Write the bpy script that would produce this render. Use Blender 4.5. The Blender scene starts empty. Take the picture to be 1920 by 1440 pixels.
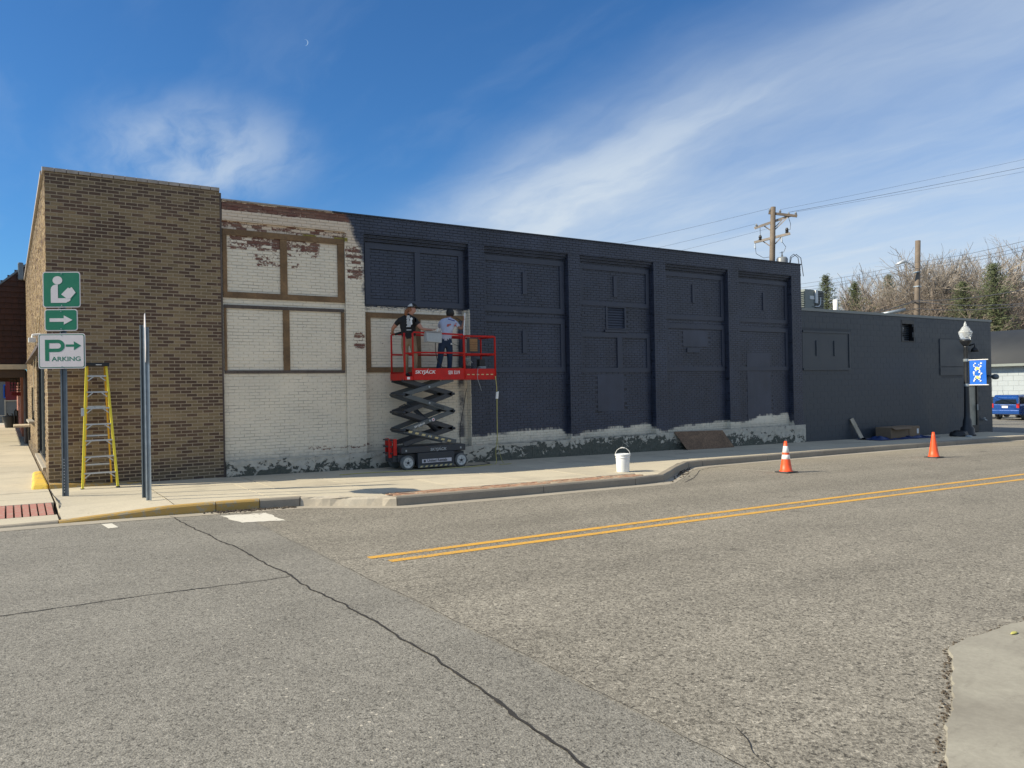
import bpy, bmesh, math, random
from mathutils import Vector, Matrix, noise
random.seed(7)
R = math.radians
scn = bpy.context.scene
COL = scn.collection

# ------------------------------------------------------------------ camera
cd = bpy.data.cameras.new('camera'); cam = bpy.data.objects.new('camera', cd); COL.objects.link(cam)
cd.sensor_width = 36.0; cd.lens = 1457.18 / 1920 * 36; cd.clip_start = 0.05; cd.clip_end = 3000
CR = Vector((0.83777032, -0.5457117, -0.01842921)); CU = Vector((0.01252488, -0.01453669, 0.99981589)); CF = Vector((0.54587913, 0.8378469, 0.00534343))
cam.matrix_world = Matrix(((CR.x, CU.x, -CF.x, 0), (CR.y, CU.y, -CF.y, 0), (CR.z, CU.z, -CF.z, 1.75), (0, 0, 0, 1)))
scn.camera = cam

# ------------------------------------------------------------------ light and sky
LIGHT = Vector((1.36, -0.43, -1.0)).normalized()          # the way the sunlight travels
el = math.asin(-LIGHT.z); az = math.atan2(-LIGHT.x, -LIGHT.y)
sd = bpy.data.lights.new('sun', 'SUN'); sd.energy = 4.9; sd.angle = R(0.53); sd.color = (1.0, 0.905, 0.71)
sun = bpy.data.objects.new('sun', sd); COL.objects.link(sun)
sun.rotation_euler = LIGHT.to_track_quat('-Z', 'Y').to_euler(); sun.location = (-30, 10, 40)
scn.view_settings.view_transform = 'Standard'; scn.view_settings.look = 'None'
scn.view_settings.exposure = 0.5; scn.view_settings.gamma = 1.0; scn.view_settings.use_curve_mapping = False

class N:
    """terse node-graph helper"""
    def __init__(s, tree): s.t = tree; s.n = tree.nodes; s.l = tree.links
    def new(s, typ, ins=None, **props):
        nd = s.n.new(typ)
        for k, v in props.items(): setattr(nd, k, v)
        for k, v in (ins or {}).items(): s.put(nd.inputs[k], v)
        return nd
    def put(s, sock, v):
        if isinstance(v, bpy.types.NodeSocket): s.l.new(v, sock)
        elif isinstance(v, bpy.types.Node): s.l.new(v.outputs[0], sock)
        elif sock.type == 'RGBA' and hasattr(v, '__len__') and len(v) == 3: sock.default_value = (*v, 1)
        else: sock.default_value = v
    def m(s, op, a, b=0.0, c=0.0, clamp=False):
        nd = s.new('ShaderNodeMath', {0: a, 1: b, 2: c}, operation=op, use_clamp=clamp); return nd.outputs[0]
    def ss(s, v, lo, hi):     # smooth step 0..1
        return s.new('ShaderNodeMapRange', {0: v, 1: lo, 2: hi, 3: 0.0, 4: 1.0}, interpolation_type='SMOOTHSTEP', clamp=True).outputs[0]
    def mr(s, v, a, b, c, d): return s.new('ShaderNodeMapRange', {0: v, 1: a, 2: b, 3: c, 4: d}, clamp=True).outputs[0]
    def noise(s, vec, scale, detail=3.0, rough=0.55, dist=0.0, out=0):
        return s.new('ShaderNodeTexNoise', {'Vector': vec, 'Scale': scale, 'Detail': detail, 'Roughness': rough, 'Distortion': dist}).outputs[out]
    def voro(s, vec, scale, out='Color', feature='F1'):
        return s.new('ShaderNodeTexVoronoi', {'Vector': vec, 'Scale': scale}, feature=feature).outputs[out]
    def ramp(s, v, pts, interp='LINEAR'):
        nd = s.new('ShaderNodeValToRGB', {0: v}); cr = nd.color_ramp; cr.interpolation = interp
        while len(cr.elements) < len(pts): cr.elements.new(0.5)
        for e, (p, c) in zip(cr.elements, sorted(pts, key=lambda q: q[0])):
            e.position = p; e.color = (*c, 1) if hasattr(c, '__len__') else (c, c, c, 1)
        return nd.outputs[0]
    def mix(s, f, a, b, mode='MIX'):
        nd = s.new('ShaderNodeMix', data_type='RGBA', blend_type=mode)
        s.put(nd.inputs[0], f); s.put(nd.inputs[6], a); s.put(nd.inputs[7], b); return nd.outputs[2]
    def sep(s, v): return s.new('ShaderNodeSeparateXYZ', {0: v}).outputs
    def comb(s, x, y, z): return s.new('ShaderNodeCombineXYZ', {0: x, 1: y, 2: z}).outputs[0]
    def scale3(s, v, sc): return s.new('ShaderNodeMapping', {'Vector': v, 'Scale': sc}).outputs[0]
    def pos(s): return s.new('ShaderNodeNewGeometry').outputs['Position']
    def objc(s): return s.new('ShaderNodeTexCoord').outputs['Object']
    def bump(s, h, strength=0.5, dist=0.01): return s.new('ShaderNodeBump', {'Height': h, 'Strength': strength, 'Distance': dist}).outputs[0]

world = bpy.data.worlds.new('World'); scn.world = world; world.use_nodes = True
w = N(world.node_tree); w.n.clear()
sky = w.new('ShaderNodeTexSky', sky_type='NISHITA', sun_disc=False, sun_elevation=el, sun_rotation=az, altitude=200, air_density=1.0, dust_density=0.6, ozone_density=2.0)
dirv = w.new('ShaderNodeTexCoord').outputs['Generated']; dx, dy, dz = w.sep(dirv)
k = w.m('DIVIDE', 1.0, w.m('ADD', w.m('MAXIMUM', dz, 0.0), 0.12))
u = w.m('MULTIPLY', dx, k); v = w.m('MULTIPLY', dy, k)
uvv = w.comb(u, v, 0.0)
warp = w.noise(uvv, 1.3, 4, 0.6, out=1)
wv = w.new('ShaderNodeVectorMath', {0: uvv, 1: w.new('ShaderNodeVectorMath', {0: warp, 'Scale': 0.34}, operation='SCALE').outputs[0]}, operation='ADD').outputs[0]
rot = w.new('ShaderNodeMapping', {'Vector': wv, 'Rotation': (0, 0, R(28)), 'Scale': (2.6, 0.75, 1)}).outputs[0]
wisp = w.noise(rot, 1.6, 7, 0.56, 0.12)
soft = w.noise(wv, 1.1, 5, 0.55)
def ell(cu, cv, su, sv, a=0.0):
    du = w.m('SUBTRACT', u, cu); dv = w.m('SUBTRACT', v, cv); ca, sa = math.cos(a), math.sin(a)
    p = w.m('DIVIDE', w.m('ADD', w.m('MULTIPLY', du, ca), w.m('MULTIPLY', dv, sa)), su)
    q = w.m('DIVIDE', w.m('SUBTRACT', w.m('MULTIPLY', dv, ca), w.m('MULTIPLY', du, sa)), sv)
    return w.m('SUBTRACT', 1.0, w.ss(w.m('SQRT', w.m('ADD', w.m('MULTIPLY', p, p), w.m('MULTIPLY', q, q))), 0.15, 1.0))
left = w.m('MULTIPLY', ell(0.48, 2.42, 0.42, 0.55), w.ss(wisp, 0.30, 0.62))
edge = w.m('ADD', u, w.m('MULTIPLY', w.m('SUBTRACT', soft, 0.5), 0.5))
big = w.m('MULTIPLY', w.ss(edge, 1.10, 1.74), w.mr(wisp, 0.25, 0.66, 0.52, 0.98))
core = w.m('MULTIPLY', ell(1.62, 2.15, 0.50, 1.25, -0.18), w.mr(wisp, 0.3, 0.6, 0.35, 1.0))
lowh = w.m('MULTIPLY', w.m('SUBTRACT', 1.0, w.ss(dz, 0.02, 0.30)), w.mr(edge, 0.6, 2.3, 0.0, 0.6))
cl = w.m('ADD', w.m('ADD', w.m('MULTIPLY', left, 0.66), w.m('MULTIPLY', big, 0.60)), w.m('ADD', w.m('MULTIPLY', core, 0.34), lowh), clamp=True)
thin = w.m('ADD', w.m('MULTIPLY', w.ss(wisp, 0.45, 0.8), 0.08), w.m('MULTIPLY', w.m('SUBTRACT', 1.0, w.ss(w.m('ADD', v, soft), 0.2, 1.5)), 0.42))  # wisps, plus an unseen cloud veil behind the camera, added to whiten fill light
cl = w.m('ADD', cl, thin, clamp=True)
skyc = w.mix(1.0, sky.outputs[0], (0.40, 0.82, 1.22), 'MULTIPLY')
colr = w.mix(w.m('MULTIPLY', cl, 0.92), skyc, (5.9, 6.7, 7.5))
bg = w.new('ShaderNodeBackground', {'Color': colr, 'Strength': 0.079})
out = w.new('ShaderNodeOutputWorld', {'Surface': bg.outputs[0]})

# ------------------------------------------------------------------ materials
MAT = {}
def principled(name):
    m = bpy.data.materials.new(name); m.use_nodes = True; g = N(m.node_tree); g.n.clear()
    b = g.new('ShaderNodeBsdfPrincipled'); o = g.new('ShaderNodeOutputMaterial', {'Surface': b.outputs[0]}); MAT[name] = m
    return m, g, b
def simple(name, col, rough=0.6, metal=0.0, var=0.12, scale=6.0, bump=0.0, spec=0.5, coat=0.0):
    m, g, b = principled(name); p = g.objc()
    n = g.noise(p, scale, 5, 0.6); f = g.mr(n, 0.3, 0.7, 1 - var, 1 + var)
    b.inputs['Base Color'].default_value = (*col, 1)
    g.put(b.inputs['Base Color'], g.mix(1.0, col, g.comb(f, f, f), 'MULTIPLY'))
    g.put(b.inputs['Roughness'], g.mr(n, 0.3, 0.7, max(0, rough - 0.08), min(1, rough + 0.08)))
    b.inputs['Metallic'].default_value = metal; b.inputs['Specular IOR Level'].default_value = spec; b.inputs['Coat Weight'].default_value = coat
    if bump: g.put(b.inputs['Normal'], g.bump(g.noise(p, scale * 8, 4, 0.6), bump, 0.004))
    return m

# --- painted brick wall: slate paint over old white paint over red brick, by place on the wall
def wall_paint(name, joint=False, smooth=False):
    m, g, b = principled(name); P = g.pos(); x, y, z = g.sep(P); tn = g.new('ShaderNodeAttribute', attribute_name='tone').outputs['Fac']
    n1 = g.noise(P, 3.0, 5, 0.6); n2 = g.noise(P, 11.0, 6, 0.65); n3 = g.noise(g.scale3(P, (5, 5, 22)), 2.2, 5, 0.65)
    wob = g.m('MULTIPLY', g.m('SUBTRACT', n1, 0.5), 0.30); wob2 = g.m('MULTIPLY', g.m('SUBTRACT', n2, 0.5), 0.22)
    zz = g.mr(z, 3.0, 6.0, 0.0, 1.0)
    xb = g.ramp(zz, [(0.0, 0.72), (0.3, 0.72), (0.54, 0.68), (0.70, 0.60), (0.78, 0.40), (0.94, 0.18), (1.0, 0.12)])
    xb = g.m('ADD', 6.40, g.m('MULTIPLY', xb, 0.82))
    A = g.ss(g.m('ADD', g.m('SUBTRACT', x, xb), g.m('ADD', wob, wob2)), -0.07, 0.07)
    # bay not painted yet, below its upper frame; its top edge cut in with a brush, its right side streaked
    zc = g.m('ADD', z, g.m('MULTIPLY', g.m('SUBTRACT', n3, 0.5), 0.10))
    inx = g.m('MULTIPLY', g.m('LESS_THAN', x, 9.792), g.m('LESS_THAN', zc, 3.735))
    strk = g.m('MULTIPLY', g.ss(g.m('ADD', x, g.m('MULTIPLY', wob, 0.5)), 9.47, 9.58), g.m('SUBTRACT', 1.0, g.ss(x, 9.64, 9.74)))
    strk = g.m('MULTIPLY', strk, g.mr(n1, 0.38, 0.55, 0.35, 1.0)); strk = g.m('MULTIPLY', strk, g.ss(z, 0.35, 0.6))
    cut = g.m('MULTIPLY', g.ss(g.m('ADD', z, wob2), 3.63, 3.74), g.ss(g.m('ADD', n3, 0.0), 0.42, 0.58))
    B = g.m('MULTIPLY', inx, g.m('SUBTRACT', 1.0, g.m('MAXIMUM', g.m('MULTIPLY', strk, 0.9), cut)))
    # unpainted foot of the wall
    xx = g.mr(x, 9.0, 23.0, 0.0, 1.0)
    zb = g.ramp(xx, [(0.0, 0.55), (0.10, 0.60), (0.26, 0.66), (0.285, 0.44), (0.36, 0.56), (0.40, 0.60), (0.50, 0.62), (0.525, 0.38), (0.575, 0.48), (0.67, 0.60), (0.76, 0.60), (0.79, 0.52), (0.85, 0.72), (0.955, 0.74), (0.962, 0.20), (1.0, 0.16)])
    zq = g.m('ADD', g.m('MULTIPLY', g.m('SNAP', z, 0.0677), 0.7), g.m('MULTIPLY', z, 0.3)); n5 = g.noise(g.scale3(P, (8, 8, 1.2)), 2.0, 6, 0.7); n6 = g.noise(g.scale3(P, (1.6, 1.6, 1)), 1.0, 3, 0.6)
    C = g.m('SUBTRACT', 1.0, g.ss(g.m('ADD', g.m('SUBTRACT', zq, g.m('MULTIPLY', zb, 0.90)), g.m('ADD', g.m('MULTIPLY', g.m('SUBTRACT', n6, 0.5), 0.24), g.m('MULTIPLY', g.m('SUBTRACT', n5, 0.5), 0.17))), -0.03, 0.045))
    dark = g.m('MULTIPLY', g.m('MULTIPLY', A, g.m('SUBTRACT', 1.0, B)), g.m('SUBTRACT', 1.0, C))
    # old white paint, greyer and dirtier towards the pavement
    wn = g.mr(g.noise(P, 1.3, 4, 0.6), 0.3, 0.7, 0.0, 1.0)
    white = g.mix(wn, (0.84, 0.745, 0.585), (0.75, 0.67, 0.53))
    grime = g.m('MULTIPLY', g.m('SUBTRACT', 1.0, g.ss(g.m('ADD', z, wob), 0.25, 0.62)), g.mr(n2, 0.35, 0.65, 0.35, 0.9))
    white = g.mix(grime, white, (0.40, 0.385, 0.335))
    tint = g.m('MULTIPLY', g.ss(z, 4.9, 5.25), 0.45); white = g.mix(tint, white, (0.62, 0.44, 0.31))
    # peeled patches show red brick
    def box(x0, x1, z0, z1, s=0.12):
        return g.m('MULTIPLY', g.m('MULTIPLY', g.ss(x, x0 - s, x0 + s), g.m('SUBTRACT', 1.0, g.ss(x, x1 - s, x1 + s))), g.m('MULTIPLY', g.ss(z, z0 - s, z0 + s), g.m('SUBTRACT', 1.0, g.ss(z, z1 - s, z1 + s))))
    wgt = g.m('MAXIMUM', g.m('MULTIPLY', box(3.9, 5.4, 4.80, 5.3), 0.58), g.m('MULTIPLY', box(5.0, 6.0, 4.74, 5.3, 0.16), 0.56))
    wgt = g.m('MAXIMUM', wgt, g.m('MULTIPLY', box(4.5, 5.5, 4.45, 4.8, 0.12), 0.50))
    wgt = g.m('MAXIMUM', wgt, g.m('MULTIPLY', box(3.7, 6.7, 5.60, 5.80, 0.05), 0.80))
    wgt = g.m('MAXIMUM', wgt, g.m('MULTIPLY', box(3.7, 6.6, 5.22, 5.40, 0.05), 0.54))
    wgt = g.m('MAXIMUM', wgt, g.m('MULTIPLY', box(6.5, 7.0, 4.25, 5.15, 0.12), 0.54))
    wgt = g.m('MAXIMUM', wgt, g.m('MULTIPLY', box(6.7, 7.0, 2.7, 3.1, 0.06), 0.54))
    wgt = g.m('MAXIMUM', wgt, g.m('MULTIPLY', box(5.6, 8.4, 0.42, 0.56, 0.06), 0.50))
    wgt = g.m('MAXIMUM', wgt, g.m('MULTIPLY', box(3.8, 23, -0.5, 0.36, 0.08), 0.40))
    wgt = g.m('MAXIMUM', wgt, 0.20)
    pn = g.m('ADD', g.noise(g.scale3(P, (1, 1, 1.5)), 15.0, 8, 0.75, 0.4), g.m('MULTIPLY', g.m('SUBTRACT', tn, 0.5), 0.34 if not joint else 0.0))
    if joint: pn = g.m('SUBTRACT', pn, 0.02)
    peel = g.ss(g.m('ADD', pn, g.m('MULTIPLY', g.m('SUBTRACT', wgt, 0.5), 0.9)), 0.50, 0.535)
    bn = g.voro(g.scale3(P, (4.7, 4.7, 14.8)), 1.0)
    brick = g.mix(g.noise(P, 5, 3), (0.235, 0.080, 0.052), (0.10, 0.052, 0.042)); brick = g.mix(g.m('MULTIPLY', g.sep(bn)[0], 0.55), brick, (0.27, 0.17, 0.11))
    light = g.mix(peel, white, brick)
    yl = g.m('MULTIPLY', box(5.2, 6.6, 5.17, 5.26, 0.02), g.ss(n1, 0.46, 0.52)); light = g.mix(yl, light, (0.30, 0.24, 0.03))
    jn = g.ss(g.noise(g.scale3(P, (1.0, 1.0, 3.5)), 1.9, 5, 0.7), 0.40, 0.66)
    if joint: light = g.mix(g.m('MULTIPLY', jn, 0.52), light, (0.22, 0.20, 0.17))
    dn = g.m('MULTIPLY', g.mr(g.noise(P, 0.9, 5, 0.65), 0.3, 0.7, 0.74, 1.28), g.mr(g.noise(g.scale3(P, (2.5, 2.5, 0.5)), 1.6, 4, 0.6), 0.3, 0.7, 0.90, 1.12))
    dk = g.mix(1.0, (0.0370, 0.0455, 0.0720), g.comb(dn, dn, dn), 'MULTIPLY')
    if joint: dk = g.mix(g.m('ADD', g.m('MULTIPLY', jn, 0.62), 0.34), dk, (0.003, 0.004, 0.008))
    g.put(b.inputs['Base Color'], g.mix(dark, light, dk))
    g.put(b.inputs['Roughness'], g.mr(dark, 0, 1, 0.75, 0.46))
    h = g.m('ADD', g.noise(P, 45 if not smooth else 14, 5, 0.65), g.m('MULTIPLY', peel, -0.6))
    g.put(b.inputs['Normal'], g.bump(h, 0.5 if not smooth else 0.3, 0.006))
    return m
wall_paint('painted_brick'); wall_paint('painted_joint', joint=True); wall_paint('painted_smooth', smooth=True)

def brick_tone(name):
    m, g, b = principled(name); P = g.pos()
    t = g.new('ShaderNodeAttribute', attribute_name='tone').outputs['Fac']
    n = g.noise(g.scale3(P, (6, 6, 30)), 7, 5, 0.7); n2 = g.noise(P, 1.1, 4, 0.6)
    c = g.ramp(t, [(0.0, (0.105, 0.062, 0.040)), (0.30, (0.135, 0.080, 0.050)), (0.42, (0.160, 0.100, 0.060)), (0.47, (0.215, 0.150, 0.078)), (0.75, (0.258, 0.182, 0.096)), (1.0, (0.31, 0.222, 0.120))])
    f = g.m('MULTIPLY', g.mr(n, 0.3, 0.7, 0.72, 1.25), g.mr(n2, 0.3, 0.7, 0.74, 1.16))
    c = g.mix(1.0, c, g.comb(f, f, f), 'MULTIPLY')
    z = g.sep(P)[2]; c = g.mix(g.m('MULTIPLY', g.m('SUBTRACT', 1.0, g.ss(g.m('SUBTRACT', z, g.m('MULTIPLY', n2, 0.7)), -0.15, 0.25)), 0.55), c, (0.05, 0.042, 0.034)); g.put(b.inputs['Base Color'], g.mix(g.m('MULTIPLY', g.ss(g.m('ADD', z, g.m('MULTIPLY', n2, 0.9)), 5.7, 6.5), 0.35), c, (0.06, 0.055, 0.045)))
    b.inputs['Roughness'].default_value = 0.85; g.put(b.inputs['Normal'], g.bump(n, 0.6, 0.006)); return m
brick_tone('tan_brick')
simple('tan_mortar', (0.37, 0.295, 0.20), 0.9, var=0.15, scale=20, bump=0.4)
simple('cmu_paint', (0.0330, 0.0435, 0.0570), 0.5, var=0.14, scale=1.2, bump=0.15)
simple('cmu_joint', (0.0295, 0.0385, 0.050), 0.6, var=0.25, scale=1.5)
simple('cmu_panel', (0.0330, 0.0435, 0.0570), 0.45, var=0.08, scale=1.5)
def wood(name, a, bcol, sc=1.0, rough=0.75):
    m, g, b = principled(name); P = g.pos()
    n = g.noise(g.scale3(P, (2.2, 8, 2.2)), 9 * sc, 6, 0.7, 1.2); n2 = g.noise(P, 2.2, 4, 0.6)
    c = g.mix(g.mr(n, 0.3, 0.7, 0, 1), a, bcol); f = g.mr(n2, 0.3, 0.7, 0.7, 1.25)
    g.put(b.inputs['Base Color'], g.mix(1.0, c, g.comb(f, f, f), 'MULTIPLY')); b.inputs['Roughness'].default_value = rough
    g.put(b.inputs['Normal'], g.bump(n, 0.35, 0.004)); return m
wood('stained_wood', (0.250, 0.150, 0.066), (0.135, 0.078, 0.038)); wood('weathered_wood', (0.13, 0.10, 0.08), (0.065, 0.048, 0.040))
wood('pole_wood', (0.20, 0.155, 0.115), (0.11, 0.085, 0.065)); wood('crossarm_wood', (0.42, 0.36, 0.30), (0.28, 0.23, 0.19)); wood('plank_wood', (0.50, 0.43, 0.32), (0.36, 0.30, 0.22))
def chipboard():
    m, g, b = principled('chipboard'); P = g.pos(); v = g.voro(g.scale3(P, (26, 26, 40)), 1.0); n = g.noise(P, 1.8, 4, 0.6)
    c = g.mix(g.sep(v)[0], (0.235, 0.145, 0.085), (0.125, 0.078, 0.050)); f = g.mr(n, 0.3, 0.7, 0.75, 1.2)
    g.put(b.inputs['Base Color'], g.mix(1.0, c, g.comb(f, f, f), 'MULTIPLY')); b.inputs['Roughness'].default_value = 0.85
chipboard()
def plinth_mat():
    m, g, b = principled('peeling_plinth'); P = g.pos(); x, y, z = g.sep(P)
    n = g.noise(g.scale3(P, (1, 1, 1.4)), 4.6, 8, 0.70, 0.5); n2 = g.noise(P, 15, 5, 0.65); big = g.noise(P, 0.55, 3, 0.5)
    zr = g.m('ADD', z, g.m('MULTIPLY', g.m('SUBTRACT', x, 3.8), 0.0145))     # height over the pavement
    wgt = g.m('ADD', g.m('ADD', g.mr(zr, 0.0, 0.44, 0.125, -0.10), g.mr(x, 6.5, 10.0, -0.035, 0.035)), g.m('MULTIPLY', g.m('SUBTRACT', big, 0.5), 0.45))
    wgt = g.m('ADD', wgt, g.m('MULTIPLY', g.m('SUBTRACT', n2, 0.5), 0.28))
    wgt = g.m('ADD', wgt, g.m('MULTIPLY', g.m('MULTIPLY', g.ss(x, 12.8, 13.6), g.m('SUBTRACT', 1.0, g.ss(x, 16.0, 17.2))), 0.09))
    wgt = g.m('SUBTRACT', wgt, g.m('MULTIPLY', g.ss(x, 22.35, 22.5), 0.12))
    bare = g.ss(g.m('ADD', n, wgt), 0.53, 0.56)
    conc = g.mix(g.mr(n2, 0.3, 0.7, 0, 1), (0.125, 0.128, 0.10), (0.060, 0.064, 0.054))
    wh = g.mix(g.mr(g.noise(P, 7, 4), 0.3, 0.7, 0, 1), (0.57, 0.52, 0.42), (0.43, 0.40, 0.335))
    g.put(b.inputs['Base Color'], g.mix(bare, wh, conc)); b.inputs['Roughness'].default_value = 0.85
    g.put(b.inputs['Normal'], g.bump(g.m('SUBTRACT', g.noise(P, 22, 5, 0.7), bare), 0.9, 0.012))
plinth_mat()
def asphalt(name, seam_x=None):
    m, g, b = principled(name); P = g.pos(); x, y, z = g.sep(P)
    def stones(cell, lo, hi, bright):
        v = g.sep(g.voro(P, cell))[0]; v2 = g.sep(g.voro(P, cell * 0.6))[1]; fine = g.noise(P, cell * 2.6, 2, 0.6)
        t = g.m('ADD', g.m('ADD', g.m('MULTIPLY', v, 0.50), g.m('MULTIPLY', v2, 0.28)), g.m('MULTIPLY', fine, 0.22))
        return g.ramp(t, [(0.0, tuple(q * 0.20 for q in lo)), (0.18, tuple(q * 0.5 for q in lo)), (0.32, lo), (0.55, tuple((p + q) / 2 for p, q in zip(lo, hi))), (0.80, hi), (0.97, tuple(min(0.75, q * bright) for q in hi))])
    chip = stones(70.0, (0.168, 0.151, 0.122), (0.350, 0.318, 0.260), 1.9)
    worn = stones(92.0, (0.172, 0.160, 0.136), (0.300, 0.280, 0.240), 1.6)
    spk = g.ss(g.sep(g.voro(P, 17.0))[2], 0.93, 0.95); near_c = g.m('SUBTRACT', 1.0, g.ss(g.voro(P, 17.0, 'Distance'), 0.12, 0.2))
    worn = g.mix(g.m('MULTIPLY', g.m('MULTIPLY', spk, near_c), 0.8), worn, (0.55, 0.50, 0.41))
    big = g.noise(P, 0.40, 5, 0.6); mid = g.noise(P, 2.6, 5, 0.62); str_ = g.noise(g.scale3(P, (0.25, 1.6, 1)), 1.2, 4, 0.6)
    if seam_x:
        wbl = g.m('ADD', x, g.m('MULTIPLY', g.m('SUBTRACT', mid, 0.5), 0.12)); a = g.ss(wbl, seam_x - 0.03, seam_x + 0.04)
        c = g.mix(g.m('MULTIPLY', a, g.m('SUBTRACT', 1.0, g.m('MULTIPLY', g.ss(y, 9.0, 13.0), 0.0))), worn, chip)
        lane = g.m('ABSOLUTE', g.m('SUBTRACT', g.m('ABSOLUTE', g.m('SUBTRACT', y, 10.3)), 0.85)); lane2 = g.m('ABSOLUTE', g.m('SUBTRACT', g.m('ABSOLUTE', g.m('SUBTRACT', y, 5.6)), 0.85))
        f = g.m('MULTIPLY', g.mr(lane, 0.0, 0.55, 0.90, 1.0), g.mr(lane2, 0.0, 0.55, 0.93, 1.0))
    else: c = worn; f = 1.0
    f = g.m('MULTIPLY', f, g.m('MULTIPLY', g.mr(big, 0.3, 0.7, 0.90, 1.08), g.m('MULTIPLY', g.mr(str_, 0.3, 0.7, 0.92, 1.06), g.mr(mid, 0.3, 0.7, 0.95, 1.05))))
    spot = g.m('MULTIPLY', g.ss(g.noise(g.scale3(P, (0.8, 1.7, 1)), 1.15, 2, 0.5), 0.70, 0.74), 0.26)
    drip = g.m('MULTIPLY', g.m('SUBTRACT', 1.0, g.ss(g.voro(g.scale3(P, (0.9, 1.3, 1)), 1.6, 'Distance'), 0.03, 0.075)), g.ss(g.sep(g.voro(g.scale3(P, (0.9, 1.3, 1)), 1.6))[0], 0.62, 0.66))
    f = g.m('MULTIPLY', f, g.m('SUBTRACT', 1.0, g.m('MAXIMUM', spot, g.m('MULTIPLY', drip, 0.45))))
    c = g.mix(1.0, c, g.comb(f, f, f), 'MULTIPLY')
    grit = g.m('MULTIPLY', g.ss(y, 12.2, 13.6), 0.35) if seam_x else 0.0
    c = g.mix(grit, c, (0.36, 0.31, 0.23)) if seam_x else c
    g.put(b.inputs['Base Color'], c); b.inputs['Roughness'].default_value = 0.88; b.inputs['Specular IOR Level'].default_value = 0.3
    hh = g.m('ADD', g.m('MULTIPLY', g.voro(P, 90.0, 'Distance'), -1.0), g.m('MULTIPLY', g.noise(P, 210, 2, 0.6), 0.35)); g.put(b.inputs['Normal'], g.bump(hh, 0.55, 0.006))
asphalt('chip_asphalt', 3.03)
asphalt('worn_asphalt')
def concrete(name, a, bb, dirt=(0.2, 0.17, 0.13), blotch=0.28):
    m, g, b = principled(name); P = g.pos()
    n = g.noise(P, 1.1, 5, 0.6); n2 = g.noise(P, 30, 5, 0.7); n3 = g.noise(g.scale3(P, (1, 3, 1)), 3.4, 6, 0.7)
    sl = g.new('ShaderNodeObjectInfo').outputs['Random']
    c = g.mix(g.mr(n, 0.3, 0.7, 0, 1), a, bb); f = g.m('MULTIPLY', g.mr(n2, 0.3, 0.7, 0.90, 1.08), g.mr(sl, 0, 1, 0.93, 1.06))
    c = g.mix(1.0, c, g.comb(f, f, f), 'MULTIPLY'); c = g.mix(g.m('MULTIPLY', g.ss(n3, 0.54, 0.78), 0.50), c, dirt); blot = g.noise(P, 0.75, 4, 0.6, 0.4); c = g.mix(g.m('MULTIPLY', g.ss(blot, 0.50, 0.72), blotch), c, dirt); gum = g.m('SUBTRACT', 1.0, g.ss(g.voro(P, 2.3, 'Distance'), 0.035, 0.05)); c = g.mix(g.m('MULTIPLY', gum, 0.5), c, dirt)
    g.put(b.inputs['Base Color'], c); b.inputs['Roughness'].default_value = 0.85; g.put(b.inputs['Normal'], g.bump(n2, 0.35, 0.004))
concrete('pavement_concrete', (0.54, 0.475, 0.355), (0.48, 0.425, 0.325))
concrete('kerb_concrete', (0.30, 0.26, 0.20), (0.23, 0.20, 0.16))
concrete('broken_concrete', (0.56, 0.50, 0.40), (0.40, 0.34, 0.26))
concrete('gutter_concrete', (0.40, 0.355, 0.28), (0.33, 0.29, 0.23))
concrete('apron_concrete', (0.40, 0.37, 0.295), (0.25, 0.225, 0.18), (0.15, 0.13, 0.10), 0.75)
def worn_paint(name, col, under, thr=0.40, sc=16):
    m, g, b = principled(name); P = g.pos(); n = g.noise(P, sc, 6, 0.7); n2 = g.noise(P, 2.0, 4, 0.6)
    wear = g.ss(g.m('ADD', n, g.m('MULTIPLY', g.m('SUBTRACT', n2, 0.5), 0.35)), thr - 0.04, thr + 0.04)
    g.put(b.inputs['Base Color'], g.mix(wear, under, col)); b.inputs['Roughness'].default_value = 0.75; g.put(b.inputs['Normal'], g.bump(n, 0.4, 0.005))
worn_paint('yellow_line', (0.66, 0.355, 0.05), (0.27, 0.215, 0.14), 0.415, 34)
worn_paint('white_line', (0.66, 0.62, 0.53), (0.25, 0.22, 0.18), 0.38, 18)
worn_paint('faint_line', (0.55, 0.50, 0.40), (0.27, 0.24, 0.19), 0.50, 20)
worn_paint('yellow_kerb', (0.44, 0.275, 0.075), (0.34, 0.28, 0.18), 0.45, 9)
worn_paint('bright_yellow', (0.66, 0.44, 0.06), (0.45, 0.30, 0.09), 0.42, 6)
worn_paint('tactile_red', (0.42, 0.185, 0.145), (0.40, 0.26, 0.20), 0.45, 14)
worn_paint('paver_red', (0.36, 0.20, 0.125), (0.42, 0.34, 0.24), 0.46, 9)
worn_paint('blue_line', (0.20, 0.50, 0.56), (0.18, 0.17, 0.15), 0.36, 6)
simple('crack_fill', (0.030, 0.027, 0.024), 0.95, var=0.3, scale=30)
simple('debris', (0.09, 0.07, 0.05), 0.95, var=0.4, scale=14)
simple('gravel_ground', (0.15, 0.135, 0.10), 0.95, var=0.3, scale=0.4)
simple('coping_clay', (0.36, 0.31, 0.26), 0.6, var=0.2, scale=5)
simple('coping_metal', (0.19, 0.205, 0.20), 0.45, 0.3, var=0.12, scale=2)
simple('coping_dark', (0.028, 0.032, 0.040), 0.6, var=0.15, scale=2)
simple('dark_void', (0.008, 0.009, 0.012), 0.4)
simple('dark_paint', (0.0365, 0.0445, 0.0680), 0.5, var=0.12, scale=2.5, bump=0.2)
simple('lift_red', (0.47, 0.012, 0.008), 0.42, var=0.14, scale=7, spec=0.3)
simple('lift_grey', (0.070, 0.082, 0.086), 0.45, var=0.15, scale=6)
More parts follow.
